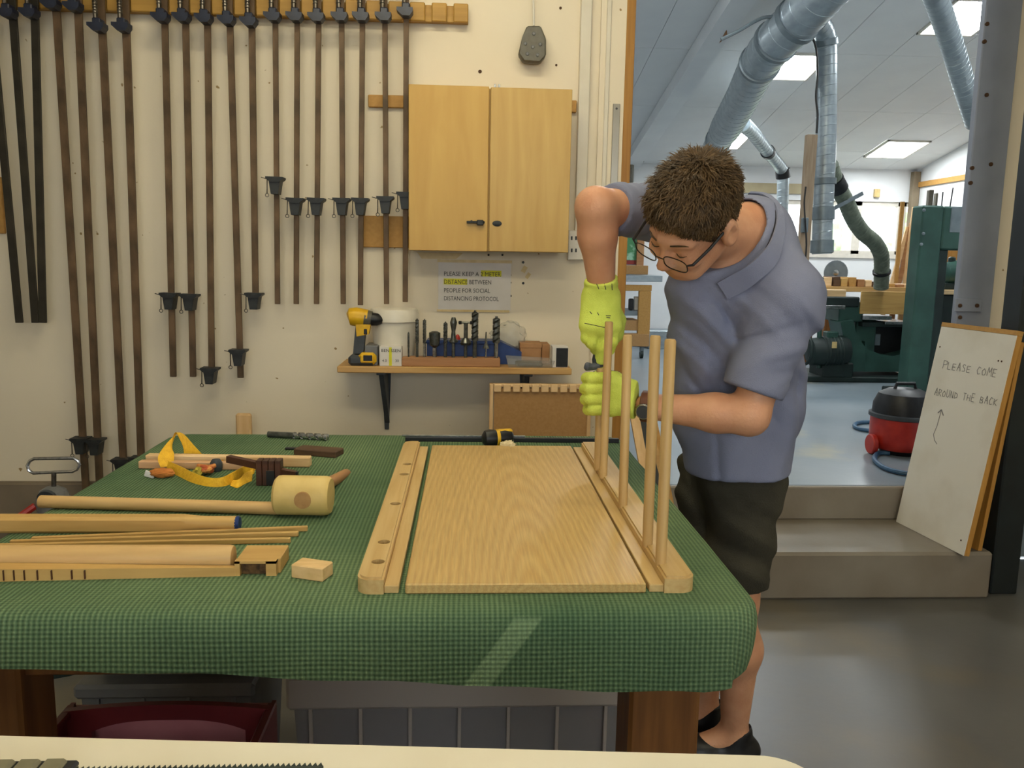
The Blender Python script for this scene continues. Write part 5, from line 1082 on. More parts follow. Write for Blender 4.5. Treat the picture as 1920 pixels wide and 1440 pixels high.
# bench of offcuts behind the planer
OY = 7.9
ob = thing('offcut_bench', 'long low bench behind the planer, stacked with wood offcuts', 'bench', P(1620, 700, z=UF))
m_ = MB(); a, b = P(1536, 538, Y=OY), P(1800, 546, Y=OY); ozt = P(1620, 538, Y=OY).z; m_.b2((a.x, OY, ozt-.05), (b.x+.3, OY+.6, ozt), .004); part('top', m_, M_shelf, ob)
for x_ in (a.x+.1, b.x-.1):
    for y_ in (OY+.05, OY+.5): m_ = MB(); m_.b2((x_, y_, UF), (x_+.08, y_+.08, ozt-.05), .004); part('leg', m_, M_bench, ob)
rnd = random.Random(4); offl = ['pale offcut at the left end of the row on the bench', 'dark edged offcut second in the row', 'short brown offcut third in the row', 'stubby offcut below the saw blade', 'reddish offcut right of the saw blade', 'narrow dark offcut mid row', 'low pale offcut left of the hose', 'block offcut at the hose foot', 'thin offcut right of the hose foot', 'low offcut near the leaning boards', 'last offcut before the green frame']
for k, lb in enumerate(offl):
    px = 1546+k*15.2; hgt = [24, 26, 22, 25, 20, 18, 14, 10, 9, 8, 9][k]; a = P(px, 538, Y=OY+.06); w_ = .066; m_ = MB(); m_.b2((a.x, OY+.04+rnd.random()*.05, ozt), (a.x+w_, OY+.3, ozt+hgt*.0036), .004)
    single('timber_offcut', m_, [M_pale, M_darkblk, M_oakx, M_cleat, M_bitblock][k % 5], lb, 'offcut', 'offcuts in a row on the bench')
c0 = P(1568, 503, Y=OY+.36); sb = thing('circular_saw_blade', 'round toothed circular saw blade standing behind the offcuts', 'saw blade', (c0.x, c0.y, ozt)); rb = .128; c0.z = ozt+rb
m_ = MB(); pts = []
for k in range(96):
    an = 2*math.pi*k/96; r_ = rb if k % 2 else rb*.945; pts.append(c0+Vector((math.cos(an)*r_, 0, math.sin(an)*r_)))
m_.prism(pts, (0, .006, 0)); part('disc', m_, M_galv2, sb); m_ = MB(); m_.lathe(c0+Vector((0, -.004, 0)), [(.02, 0), (.03, .003), (.03, .005)], axis=(0, 1, 0), seg=18); part('arbor_ring', m_, M_bright, sb)
# trolley at the left
TY = 8.6
tr = thing('wooden_trolley', 'wooden trolley bench on casters seen left of the man', 'trolley', P(1195, 668, z=UF))
zt_ = P(1200, 517, Y=TY).z; xa, xb = P(1120, 600, Y=TY).x, P(1216, 600, Y=TY).x; xt = P(1243, 520, Y=TY).x
def tb(nm, x0, y0, x1, y1, m, dy=0., dep=.06, bev=.004): m_ = MB(); pxbox(m_, x0, y0, x1, y1, TY+dy, dep, bev); return part(nm, m_, m, tr)
tb('top', 1110, 515, 1242, 529, M_galv, -.03, .6); tb('apron', 1120, 533, 1222, 546, M_cleat, 0, .05); tb('leg', 1199, 546, 1217, 650, M_cleat); tb('leg', 1122, 546, 1140, 650, M_cleat)
tb('lower_shelf', 1125, 582, 1200, 592, M_galv2, .05, .5); tb('drawer', 1125, 600, 1200, 620, M_mdf, .02, .4); tb('bottom_rail', 1122, 625, 1217, 650, M_mdf, -.012, .08)
for px in (1197, 1130):
    m_ = MB(); q = P(px, 668, z=UF); m_.lathe((q.x-.02, TY+.06, UF+.045), [(.045, 0), (.045, .03)], axis=(1, 0, 0), seg=16); part('caster', m_, M_green_dk, tr)
    m_ = MB(); m_.b2((q.x-.022, TY+.03, UF+.06), (q.x+.014, TY+.09, P(px, 650, Y=TY).z), .004); part('caster_fork', m_, M_galv2, tr)
m_ = MB(); pxbox(m_, 1150, 497, 1215, 515, TY+.1, .2, .004); single('mdf_box', m_, M_mdf, 'flat brown box lying on the trolley top', 'box')
t = thing('green_picture', 'green picture with a red frame behind the trolley', 'picture', P(1185, 490, Y=FY-.03)); m_ = MB(); pxbox(m_, 1160, 430, 1196, 496, FY-.025, .02, .002); part('frame', m_, mat('dull_red_frame', (140, 48, 40), (120, 40, 34), scale=10, rough=.5), t)
m_ = MB(); pxbox(m_, 1176, 436, 1195, 488, FY-.03, .01, .001); part('print', m_, mat('green_print', (70, 130, 84), (150, 190, 160), scale=9, rough=.4, lo=.5, hi=.62), t)
m_ = MB(); pxbox(m_, 1196, 430, 1206, 515, FY-.06, .05, .003); single('upright_lath', m_, M_bitblock, 'dark brown upright lath beside the green picture', 'lath')
m_ = MB(); pxbox(m_, 1180, 560, 1188, 582, TY+.1, .06, .01); single('can', m_, M_black, 'small black can on the trolley shelf', 'can')
m_ = MB(); pxbox(m_, 1190, 556, 1197, 582, TY+.12, .06, .006); single('pale_can', m_, M_white_pl, 'pale upright tin on the trolley shelf', 'can')
m_ = MB(); a = P(1217, 620, Y=9.6); m_.b2((a.x, 9.6, UF), (a.x+.5, 9.95, a.z), .006); single('low_plinth', m_, M_galv, 'low grey ledge at the foot of the far wall beyond the trolley', 'ledge')
# plywood strip above the window, wood batten on right wall, little boxes
m_ = MB(); pxbox(m_, 1300, 340, 1514, 364, FY-.025, .025, .003); single('plywood_strip', m_, mat('grey_tan_ply', (176, 164, 132), (166, 152, 120), scale=5, rough=.6), 'tan plywood strip above the far window', 'board')
za = P(1760, 340, X=FX1-.03).z; m_ = MB(); m_.b2((FX1-.03, 6.0, za-.03), (FX1, 9.99, za+.03), .003); single('wall_batten', m_, M_cleat, 'pine batten along the right machine room wall', 'batten')
m_ = MB(); m_.b2((FX1-.09, FY-.09, 1.2), (FX1-.005, FY-.005, 2.5), .004); single('corner_post', m_, mat('old_grey_timber', (138, 124, 102), (120, 106, 86), scale=5, rough=.7), 'narrow wooden post in the far right corner', 'post')
m_ = MB(); pxbox(m_, 1641, 354, 1650, 370, FY-.04, .04, .006); single('junction_box', m_, M_tape, 'small cream junction box above the right window', 'junction box')
# boards leaning by the window
for k, (x0, y0, x1, y1, w_, m__) in enumerate([(1700, 425, 1666, 540, .05, M_pale), (1706, 418, 1680, 540, .05, M_bitblock), (1712, 388, 1692, 540, .09, M_palez), (1690, 378, 1676, 540, .04, M_cleat)]):
    a = P(x0, y0, Y=8.9); b = P(x1, y1, Y=8.7); d_ = (b-a)/(a.z-b.z); bo = a+d_*(a.z-UF)
    m_ = MB(); m_.hexa([(bo.x, bo.y, UF), (bo.x+w_, bo.y, UF), (bo.x+w_, bo.y+.02, UF), (bo.x, bo.y+.02, UF), (a.x, a.y, a.z), (a.x+w_, a.y, a.z), (a.x+w_, a.y+.02, a.z), (a.x, a.y+.02, a.z)])
    single('long_board', m_, m__, ['pale narrow board leaning lowest by the window', 'reddish board leaning between two pale boards', 'broad pale board leaning against the green frame', 'thin brown lath leaning across the window edge'][k], 'board', 'boards leaning by the far window')
for k, (x0, w_, y0, Yq) in enumerate([(1743, .05, 356, 8.6), (1756, .022, 362, 8.75)]):
    q = P(x0, y0, Y=Yq); m_ = MB(); m_.b2((q.x, Yq, UF), (q.x+w_, Yq+.05, q.z), .003); single('upright_bar', m_, M_dkgrey, ['dark grey bar standing behind the green frame', 'thinner dark bar right behind the green frame'][k], 'bar')
for k, (x0, y0, dx_) in enumerate([(1768, 360, .0), (1787, 352, -.12)]):
    q = P(x0, y0, Y=7.7); m_ = MB(); m_.tube([q, (q.x+dx_, 7.7, UF)], .006, 6); single('thin_rod', m_, M_black, ['thin upright rod over the green arm', 'thin slanting rod over the green arm'][k], 'rod')
m_ = MB(); a = P(1768, 455, Y=8.3); m_.b2((a.x, 8.3, UF), (a.x+.5, 8.33, a.z), .003); single('brown_sheet', m_, M_boardback, 'brown timber sheet seen through the green frame', 'sheet')
t = thing('green_motor', 'small green motor unit inside the green frame opening', 'motor', P(1775, 545, Y=7.0)); q = P(1772, 512, Y=7.0)
m_ = MB(); m_.lathe(q+Vector((-.02, 0, 0)), [(.06, 0), (.09, .02), (.1, .1), (.1, .2), (.07, .26)], axis=(1, 0, .1), seg=20); part('casing', m_, M_green_m, t)
m_ = MB(); m_.b2((q.x-.03, q.y-.06, q.z-.14), (q.x+.25, q.y+.1, q.z-.08), .01); part('foot', m_, M_green_dk, t); m_ = MB(); m_.lathe(q+Vector((.05, 0, .08)), [(.03, 0), (.03, .05), (.015, .06)], seg=12); part('cap', m_, M_green_dk, t)
sd_ = thing('side_bench', 'pale topped bench behind the green frame', 'bench', P(1790, 600, Y=7.0)); m_ = MB(); a = P(1756, 552, Y=6.9); zz = q.z-.14; m_.b2((a.x, 6.85, zz-.04), (a.x+.9, 7.4, zz), .004); part('top', m_, M_pale, sd_); m_ = MB(); m_.b2((a.x+.02, 6.9, UF), (a.x+.88, 7.35, zz-.04), .01); part('cabinet', m_, M_green_dk, sd_)
# ---------------- extraction ducts
def duct(name, pts, r, m, lb, rings=(), seg=20, den=4, group='extraction ducts', spiral=.05, joint=M_galv2):
    t = thing(name, lb, 'duct', pts[0], group); c_ = dens([Vector(p) for p in pts], den)
    rs = r if isinstance(r, (int, float)) else [r[min(len(r)-1, i//den)]+(r[min(len(r)-1, i//den+1)]-r[min(len(r)-1, i//den)])*((i % den)/den) for i in range(len(c_))]
    m_ = MB(); m_.tube(c_, rs, seg); sh = part('pipe', m_, m, t, 50)
    # spiral seam
    L_ = [0]
    for p, q in zip(c_[:-1], c_[1:]): L_.append(L_[-1]+(q-p).length)
    m_ = MB(); s_ = spiral*.5; cnt = 0
    while s_ < L_[-1] and cnt < 120:
        i = max(j for j in range(len(L_)) if L_[j] <= s_); i = min(i, len(c_)-2); f = (s_-L_[i])/max(1e-6, L_[i+1]-L_[i]); c0 = c_[i].lerp(c_[i+1], f); rr = rs if isinstance(rs, (int, float)) else rs[i]*(1-f)+rs[i+1]*f
        ax_ = (c_[i+1]-c_[i]).normalized()+Vector((.12, 0, .1)); m_.torus(c0, rr, .0025, ax_, seg, 4); s_ += spiral; cnt += 1
    part('spiral_seam', m_, m, sh)
    for (i, f, w_) in rings:
        i = i*den; c0 = c_[min(i, len(c_)-2)]; ax_ = (c_[min(i+1, len(c_)-1)]-c_[min(i, len(c_)-2)]).normalized(); rr = rs if isinstance(rs, (int, float)) else rs[min(i, len(rs)-1)]
        m_ = MB(); m_.lathe(c0-ax_*w_/2, [(rr, 0), (rr+.012, .004), (rr+.012, w_-.004), (rr, w_)], axis=ax_, seg=seg); part('joint_band', m_, joint, t)
    return t
duct('main_duct', [P(1610, -85, Y=5.4), P(1540, -10, Y=5.6), P(1494, 40, Y=5.85), P(1455, 78, Y=6.05), P(1425, 118, Y=6.35), P(1395, 178, Y=6.9), P(1362, 238, Y=7.6), P(1348, 262, Y=7.9), P(1322, 310, Y=8.6)], [.155, .155, .155, .15, .145, .14, .14, .115, .105], M_galv, 'big galvanised spiral duct crossing the top of the doorway', [(2, 0, .05), (3, 0, .04), (4, 0, .04), (7, 0, .05)], 26, spiral=.09)
duct('vertical_duct', [P(1520, 20, Y=5.9), P(1540, 48, Y=6.1), P(1549, 80, Y=6.2), P(1550, 150, Y=6.2), P(1549, 250, Y=6.2), P(1546, 340, Y=6.2), P(1543, 400, Y=6.2), P(1541, 476, Y=6.2)], .073, M_galv, 'vertical galvanised duct dropping in front of the window', [(2, 0, .05), (5, 0, .05), (6, 0, .1), (7, 0, .1)], spiral=.07)
duct('flexible_hose', [P(1556, 310, Y=6.3), P(1568, 345, Y=6.4), P(1586, 378, Y=6.5), P(1600, 410, Y=6.6), P(1618, 436, Y=6.7), P(1640, 455, Y=6.8), P(1652, 478, Y=6.9), P(1653, 510, Y=7.0), P(1652, 540, Y=7.05)], .062, mat('grey_green_hose', (116, 124, 108), (96, 104, 90), scale=20, rough=.6), 'bent grey green hose from the vertical duct to the machine', [(1, 0, .12), (7, 0, .03)], spiral=.035, joint=M_black)
m_ = MB(); q = P(1590, 377, Y=6.42); m_.box(q, (.26, .012, .03), Matrix.Rotation(-.5, 3, 'Y'), .002); single('blast_gate', m_, M_galv2, 'flat metal slide gate across the bent hose', 'slide gate')
duct('branch_duct', [P(1392, 232, Y=7.6), P(1412, 250, Y=7.9), P(1440, 285, Y=8.4), P(1462, 312, Y=8.8), P(1468, 325, Y=8.9), P(1468, 350, Y=8.9), P(1467, 400, Y=8.9), P(1465, 480, Y=8.9)], [.07, .062, .06, .06, .065, .062, .06, .06], M_galv, 'thin duct branching down towards the far window', [(4, 0, .1), (2, 0, .06)], spiral=.07, joint=M_black)
duct('corner_duct', [P(1740, -40, Y=5.0), P(1763, 20, Y=5.2), P(1785, 85, Y=5.4), P(1808, 160, Y=5.6), P(1830, 230, Y=5.8)], .068, M_galv, 'spiral duct descending at the top right beside the grey post', [], spiral=.04)
# wooden upright by the duct, cables, bracket pipe
m_ = MB(); a = P(1524, 252, Y=6.0); m_.b2((a.x-.038, 6.0, UF), (a.x+.038, 6.05, a.z), .003); single('timber_upright', m_, mat('grey_pine', (160, 140, 116), (142, 120, 96), scale=5, rough=.6, stretch=(10, 10, 1)), 'pale pine upright board in front of the vertical duct', 'timber')
m_ = MB(); m_.tube(dens([P(x_, y_, Y=6.0) for x_, y_ in ((1518, 60), (1530, 90), (1533, 140), (1530, 180), (1533, 215), (1531, 250))], 4), .008, 6); single('duct_cable', m_, M_black, 'black cable running down the left of the vertical duct', 'cable')
m_ = MB(); m_.tube(dens([P(x_, y_, Y=5.95) for x_, y_ in ((1511, 350), (1508, 380), (1510, 420), (1512, 460), (1509, 500))], 4), .006, 6); single('switch_cable', m_, M_black, 'thin black cable beside the pine upright', 'cable')
m_ = MB(); pxbox(m_, 1506, 408, 1515, 436, 5.96, .04, .004); single('switch_box', m_, M_galv2, 'grey switch box on the pine upright', 'switch')
m_ = MB(); m_.tube(dens([P(x_, y_, Y=5.9) for x_, y_ in ((1352, 74), (1385, 58), (1412, 42), (1432, 33), (1452, 31))], 4), .012, 8); single('bracket_pipe', m_, M_galv2, 'thin curved pipe reaching from the beam to the big duct', 'pipe')
m_ = MB(); m_.prism([P(1350, 80, Y=5.9), P(1363, 56, Y=5.9), P(1364, 68, Y=5.9)], (0, .03, 0)); single('pipe_bracket', m_, M_hole, 'small brown triangular bracket at the beam', 'bracket')
t = thing('wall_fitting', 'dark fitting at the left foot of the roof beam', 'fitting', P(1190, 320, Y=9.6)); m_ = MB(); pxbox(m_, 1160, 296, 1208, 304, 9.6, .06, .006); part('arm', m_, M_green_dk, t); m_ = MB(); pxbox(m_, 1198, 284, 1206, 298, 9.58, .05, .006); part('head', m_, M_dkgrey, t); m_ = MB(); pxbox(m_, 1150, 300, 1188, 345, 9.7, .2, .02); part('box', m_, M_dkgrey, t)
# ================================================================== PERSON
def V(p): return np.array(p, dtype=np.float32)
def J(x, y, Y): return V(P(x, y, Y=Y))
TC = -DV   # towards the viewer
def dirv(a, b, c): return (RV*a + UV*b + TC*c).normalized()
hR = dirv(-.72, .44, -.54); hF = dirv(-.68, -.60, .42); hF = (hF - hR*hF.dot(hR)).normalized(); hU = hR.cross(hF).normalized()
_th = .19; hF, hU = (hF*math.cos(_th)-hU*math.sin(_th)), (hU*math.cos(_th)+hF*math.sin(_th))
HB = Matrix((hR, hF, hU))            # world -> head rows
crn = P(1300, 386, Y=1.70)
HO = crn - (hF*(-.012) + hU*.030)
def H2W(x, y, z): return V(HO + hR*x + hF*y + hU*z)
HM = np.array(HB, dtype=np.float32)
neck0 = J(1412, 432, 1.885); neck1 = H2W(0, -.03, -.075)
shR, elR, wrR = J(1222, 398, 2.0), J(1116, 388, 1.82), J(1128, 535, 1.882)
shL, elL, wrL = J(1472, 565, 1.77), J(1405, 780, 1.75), J(1212, 762, 1.835)
chest = J(1372, 520, 1.89); pel = J(1378, 865, 2.02)
hipL, hipR = J(1400, 890, 1.97), J(1335, 885, 2.10)
knL, knR = J(1376, 1118, 1.99), J(1312, 1118, 2.13)
anL, anR = V(P(1376, 1378, z=.085)), V(P(1322, 1330, z=.085))
def head_local(q):
    d_ = ell(q, (0, -.012, .030), (.076, .096, .083))
    d_ = smin(d_, ell(q, (0, .024, -.042), (.060, .066, .072)), .03)
    d_ = smin(d_, cone(q, (0, .060, -.096), (0, .05, -.07), .020, .03), .025)
    for s_ in (-1, 1):
        d_ = smin(d_, cone(q, (s_*.052, -.005, -.055), (s_*.03, .05, -.088), .016, .018), .03)
        d_ = smin(d_, ell(q, (s_*.038, .066, -.032), (.022, .022, .02)), .02)
        d_ = smin(d_, cone(q, (s_*.012, .083, .018), (s_*.046, .068, .014), .012, .009), .014)
        d_ = smax(d_, -ell(q, (s_*.032, .094, -.006), (.017, .014, .012)), .012)
        d_ = smin(d_, ell(q, (s_*.032, .072, -.006), (.0135, .0135, .0125)), .004)
    d_ = smin(d_, cone(q, (0, .086, .004), (0, .108, -.034), .0085, .0125), .012)
    for s_ in (-1, 1): d_ = smin(d_, ell(q, (s_*.0115, .099, -.040), (.009, .011, .008)), .006)
    d_ = smin(d_, cone(q, (-.018, .083, -.066), (.018, .083, -.066), .0055, .0055), .008)
    d_ = smin(d_, cone(q, (-.015, .082, -.076), (.015, .082, -.076), .006, .006), .006)
    d_ = smax(d_, -cone(q, (-.02, .092, -.0708), (.02, .092, -.0708), .0022, .0022), .003)
    for s_ in (-1, 1):
        e_ = ell(q, (s_*.085, -.012, -.008), (.015, .023, .036))
        e_ = smax(e_, -ell(q, (s_*.100, -.008, -.004), (.013, .012, .021)), .004)
        d_ = smin(d_, e_, .008)
    return d_
def body(p):
    q = (p - V(HO)) @ HM.T
    d_ = head_local(q)
    d_ = smin(d_, cone(p, neck0, neck1, .060, .054), .03)
    d_ = smin(d_, cone(p, neck0, chest, .055, .085), .04)
    d_ = smin(d_, cone(p, chest, pel, .085, .07), .04)
    d_ = smin(d_, cone(p, shR, neck0, .045, .045), .03); d_ = smin(d_, cone(p, shL, neck0, .045, .045), .03)
    m1 = elR + (wrR-elR)*.35; m2 = elL + (wrL-elL)*.32
    d_ = smin(d_, cone(p, shR, elR, .052, .041), .02); d_ = smin(d_, cone(p, elR, m1, .041, .041), .02); d_ = smin(d_, cone(p, m1, wrR, .041, .031), .02)
    d_ = smin(d_, cone(p, shL, elL, .050, .041), .02); d_ = smin(d_, cone(p, elL, m2, .041, .042), .02); d_ = smin(d_, cone(p, m2, wrL, .042, .028), .02)
    for (h_, k_, a_) in ((hipL, knL, anL), (hipR, knR, anR)):
        up_ = k_ + (a_-k_)*.36; bk = np.array([.014, .0, 0], np.float32)
        l_ = smin(cone(p, h_, k_, .068, .054), cone(p, k_, up_+bk, .052, .054), .05); l_ = smin(l_, cone(p, up_+bk, a_, .054, .034), .04)
        l_ = smin(l_, cone(p, a_, a_+V((-.14, 0, -.045)), .035, .028), .03)
        d_ = smin(d_, l_, .012)
    return d_
man = thing('person', 'man in grey polo shirt and dark shorts bending over the dowels in yellow gloves', 'person', (float(anL[0]), float(anL[1]), 0))
M_skin = mat('weathered_skin', (208, 156, 122), (194, 138, 104), scale=14, rough=.5, bump=.12, bscale=160, spec=.35, detail=6)
b_ = M_skin.node_tree.nodes['Principled BSDF']; b_.inputs['Subsurface Weight'].default_value = .08; b_.inputs['Subsurface Radius'].default_value = (.01, .004, .002)
pts_ = np.array([shR, elR, wrR, shL, elL, wrL, anL, anR, hipL, hipR, V(HO), chest])
lo_, hi_ = pts_.min(0)-.17, pts_.max(0)+.15; lo_[2] = .005
me = relax(sdf_mesh('body', body, lo_, hi_, .0068), 1, .4)
# finer head merged as the visible surface is coarse there: build body in two resolutions is avoided, one mesh only
link('body', me, M_skin, man)
bvh_b = BVHTree.FromPolygons([v.co.copy() for v in me.vertices], [tuple(p.vertices) for p in me.polygons])
# ---- shirt
def folds(p, amp):
    n_ = np.zeros(p.shape[:-1], np.float32)
    return n_
def shirt(p):
    A0, A1, A2 = J(1330, 545, 1.86), J(1346, 780, 1.96), J(1352, 850, 1.99)
    B0, B1, B2 = J(1430, 575, 1.84), J(1420, 760, 1.98), J(1400, 850, 2.01)
    C0, C1 = J(1375, 470, 1.92), J(1388, 850, 2.05)
    d_ = cone(p, A0, A1, .098, .100); d_ = smin(d_, cone(p, A1, A2, .100, .100), .03)
    d_ = smin(d_, cone(p, B0, B1, .100, .102), .05); d_ = smin(d_, cone(p, B1, B2, .102, .098), .05)
    d_ = smin(d_, cone(p, C0, C1, .09, .112), .06)
    d_ = smin(d_, cone(p, J(1400, 770, 1.965), J(1398, 880, 1.965), .098, .108), .04)
    nb = V(neck0) + V((0.0, 0, -.015))
    d_ = smin(d_, cone(p, shR, nb, .062, .075), .06); d_ = smin(d_, cone(p, shL, nb, .072, .082), .05)
    d_ = smin(d_, cone(p, shL, B0, .075, .09), .05)
    # long soft folds
    fx = (p - V(chest)) @ V(RV); fz = p[..., 2]
    low = np.clip((1.30-fz)*4, 0, 1); mid = np.clip((fz-.98)*4, 0, 1)*np.clip((1.40-fz)*6, 0, 1)
    s1 = np.sin(fx*46 + 5*np.sin(fz*4.0) + 1.0); s2 = np.sin((fx*.8+fz*1.15)*50 + 2*np.sin(fx*11)); s3 = np.sin((fx*1.1-fz*.9)*38 + 2.0)
    d_ = d_ + 0.0075*low*np.sign(s1)*np.abs(s1)**1.5*.8 + .0085*mid*s2*np.abs(s2) + .003*mid*s3
    gv = lambda ph, w: np.exp(-(np.sin(ph)/w)**2)
    d_ = d_ + .007*gv((fx*.9+fz*.75)*17 + .8*np.sin(fx*9) + .4, .16)*np.clip((fz-.95)*5, 0, 1)*np.clip((1.36-fz)*6, 0, 1) + .006*gv(fx*15+.6+.5*np.sin(fz*6), .13)*np.clip((1.28-fz)*5, 0, 1)
    # hem
    hm = V(P(1395, 893, Y=1.93)); d_ = smax(d_, half(p, hm, (.06, .0, -1)), .006)
    # sleeves
    sl1 = J(1411, 734, 1.762); ax1 = sl1-shL
    L_ = cone(p, shL + V((-.0, .0, 0)), sl1+ax1*.3, .077, .064); u1 = ((p-shL) @ (ax1/np.linalg.norm(ax1)))
    w1_ = np.sin(u1*70 + fx*30 + 1.5*np.sin(fx*17)); L_ = L_ + .0055*w1_*np.abs(w1_)*np.clip(u1*9, 0, 1)*np.clip((.20-u1)*12, 0, 1) + .007*np.exp(-(np.sin(u1*26 + fx*16 + .5)/.15)**2)*np.clip(u1*9, 0, 1)*np.clip((.19-u1)*14, 0, 1)
    L_ = smax(L_, half(p, sl1, ax1), .004); d_ = smin(d_, L_, .022)
    sr1 = J(1147, 391, 1.875); ax2 = sr1-shR
    R_2 = cone(p, shR, sr1+ax2*.3, .064, .056); u2 = ((p-shR) @ (ax2/np.linalg.norm(ax2))); R_2 = R_2 + .002*np.sin(u2*120)
    R_2 = smax(R_2, half(p, sr1, ax2), .004); d_ = smin(d_, R_2, .03)
    # neck opening
    nk = cone(p, V(neck0)+ (V(neck0)-V(neck1))*.10, V(neck1)+(V(neck1)-V(neck0))*.6, .066, .085)
    return smax(d_, -nk, .008)
M_shirt = mat('grey_blue_pique_cotton', (130, 134, 156), (120, 124, 146), scale=5, rough=.85, bump=.25, bscale=420, spec=.15)
sp_ = np.array([shR, J(1147, 391, 1.875), shL, J(1411, 734, 1.762), J(1500, 620, 1.85), J(1352, 900, 1.99), J(1400, 905, 2.05), V(neck0), J(1250, 700, 1.95)])
me = relax(sdf_mesh('shirt', shirt, sp_.min(0)-.14, sp_.max(0)+.15, .0052), 1, .4)
sho = link('shirt', me, M_shirt, man)
bvh_s = BVHTree.FromPolygons([v.co.copy() for v in me.vertices], [tuple(p.vertices) for p in me.polygons])
def on_shirt(px, py, off, Yd=1.8):
    h = bvh_s.ray_cast(CP, ray(px, py).normalized())
    c_ = h[0] if h[0] is not None else P(px, py, Y=Yd)
    return c_ - ray(px, py).normalized()*off
# collar: a stand around the neck and a folded leaf
ax_n = Vector((neck1-neck0).tolist()).normalized(); nc = Vector(neck0.tolist())
e1 = (UV - ax_n*UV.dot(ax_n)).normalized(); e2 = ax_n.cross(e1).normalized()
def ring(an, r, h): return nc + ax_n*h + (e1*math.cos(an) + e2*math.sin(an))*r
# leaf of the collar seen on the near side, laid on the shirt
up_e = [(1403, 363, 1.93), (1430, 366, 1.93), (1452, 383, 1.91), (1457, 410, 1.88), (1450, 440, 1.85), (1436, 466, 1.82), (1405, 496, 1.78), (1368, 517, 1.75), (1345, 530, 1.73)]
dn_e = [(1407, 360), (1438, 364), (1462, 384), (1470, 415), (1468, 452), (1455, 494), (1424, 524), (1394, 546), (1364, 560)]
B = []
for (x_, y_), (_, _, Y_) in zip(dn_e, up_e):
    c_ = on_shirt(x_, y_, .007, Y_)
    if abs(c_.y-Y_) > .09: c_ = P(x_, y_, Y=Y_)
    B.append(c_)
A = dens([P(x_, y_, Y=B[i].y-.006) for i, (x_, y_, Y_) in enumerate(up_e)], 4)
m_ = MB(); m_.ribbon(A, dens(B, 4), .005); part('collar', m_, M_shirt, man, 60)
up_i = [(x_, y_, Y_) for x_, y_, Y_ in up_e]
A2 = dens([P(x_-1, y_+2, Y=B[i].y-.003) for i, (x_, y_, Y_) in enumerate(up_e[:6])], 4); B2 = []
for i, (x_, y_, Y_) in enumerate(up_e[:6]):
    w_ = [13, 13, 12, 10, 7, 4][i]; rr = ray(x_-w_*.7, y_+w_*1.1).normalized(); h = bvh_b.ray_cast(CP, rr)
    c_ = P(x_-w_*.7, y_+w_*1.1, Y=B[i].y+.004)
    if h[0] is not None and h[0].y < c_.y+.004: c_ = h[0]-rr*.004
    B2.append(c_)
B2 = dens(B2, 4)
m_ = MB(); m_.ribbon(A2, B2, .004); part('collar_lining', m_, mat('black_collar_tape', (26, 26, 34), (36, 36, 44), scale=60, rough=.8), man, 60)
# ---- shorts
def shorts(p):
    d_ = cone(p, J(1383, 850, 2.02), J(1383, 900, 2.02), .085, .11)
    d_ = smin(d_, cone(p, J(1398, 905, 1.975), J(1380, 1112, 1.985), .094, .076), .03)
    d2_ = cone(p, hipR, J(1320, 1112, 2.12), .090, .076)
    d_ = smin(d_, d2_, .02)
    fz = p[..., 2]; fx = p[..., 0]
    w_ = np.sin(fx*30 + fz*44 + 2.5*np.sin(p[..., 1]*17 + fz*9)); d_ = d_ + .0055*w_*np.abs(w_) + .0025*np.sin(fz*70+fx*25)
    return smax(d_, half(p, V(P(1390, 1114, Y=1.93)), (.1, 0, -1)), .006)
M_shorts = mat('charcoal_olive_cotton', (76, 72, 60), (60, 57, 48), scale=5, rough=.9, bump=.3, bscale=260, spec=.12)
me = relax(sdf_mesh('shorts', shorts, np.minimum(hipL, hipR)-np.array([.22, .2, .42]), np.maximum(hipL, hipR)+np.array([.2, .2, .2]), .0068), 1, .4)
link('shorts', me, M_shorts, man)
# ---- shoes and socks
def shoe(a_, s_):
    a_ = V(a_); f0 = a_+V((.035, 0, -.045)); 
    def fn(p):
        d_ = cone(p, f0+V((0, 0, .0)), a_+V((-.10, 0, -.045)), .042, .040); d_ = smin(d_, cone(p, a_+V((-.10, 0, -.05)), a_+V((-.19, .0, -.055)), .042, .034), .03)
        d_ = smin(d_, cone(p, a_+V((0, 0, -.04)), a_+V((.005, 0, .012)), .045, .045), .02)
        d_ = smax(d_, -cone(p, a_+V((0, 0, .0)), a_+V((.01, 0, .1)), .034, .05), .006)
        return smax(d_, half(p, (0, 0, .014), (0, 0, -1)), .004)
    me = relax(sdf_mesh('shoe_upper', fn, a_-np.array([.26, .09, .1]), a_+np.array([.12, .09, .09]), .005), 1); so = link('shoe', me, M_black, man)
    def sole(p):
        d_ = cone(p, f0, a_+V((-.10, 0, -.045)), .047, .044); d_ = smin(d_, cone(p, a_+V((-.10, 0, -.05)), a_+V((-.19, 0, -.055)), .046, .039), .03)
        return smax(smax(d_, half(p, (0, 0, .016), (0, 0, 1)), .003), half(p, (0, 0, .001), (0, 0, -1)), .002)
    me = sdf_mesh('sole', sole, a_-np.array([.27, .1, .1]), a_+np.array([.13, .1, .03]), .005); link('sole', me, M_bracket, so)
    m_ = MB()
    for k in range(4):
        c_ = Vector((a_+V((-.045-k*.018, 0, -.002-k*.006))).tolist()); m_.tube([c_+Vector((0, -.03, -.006)), c_+Vector((-.004, 0, .006)), c_+Vector((0, .03, -.006))], .003, 6)
    part('laces', m_, M_greybox, so)
shoe(anL, 1); shoe(anR, -1)
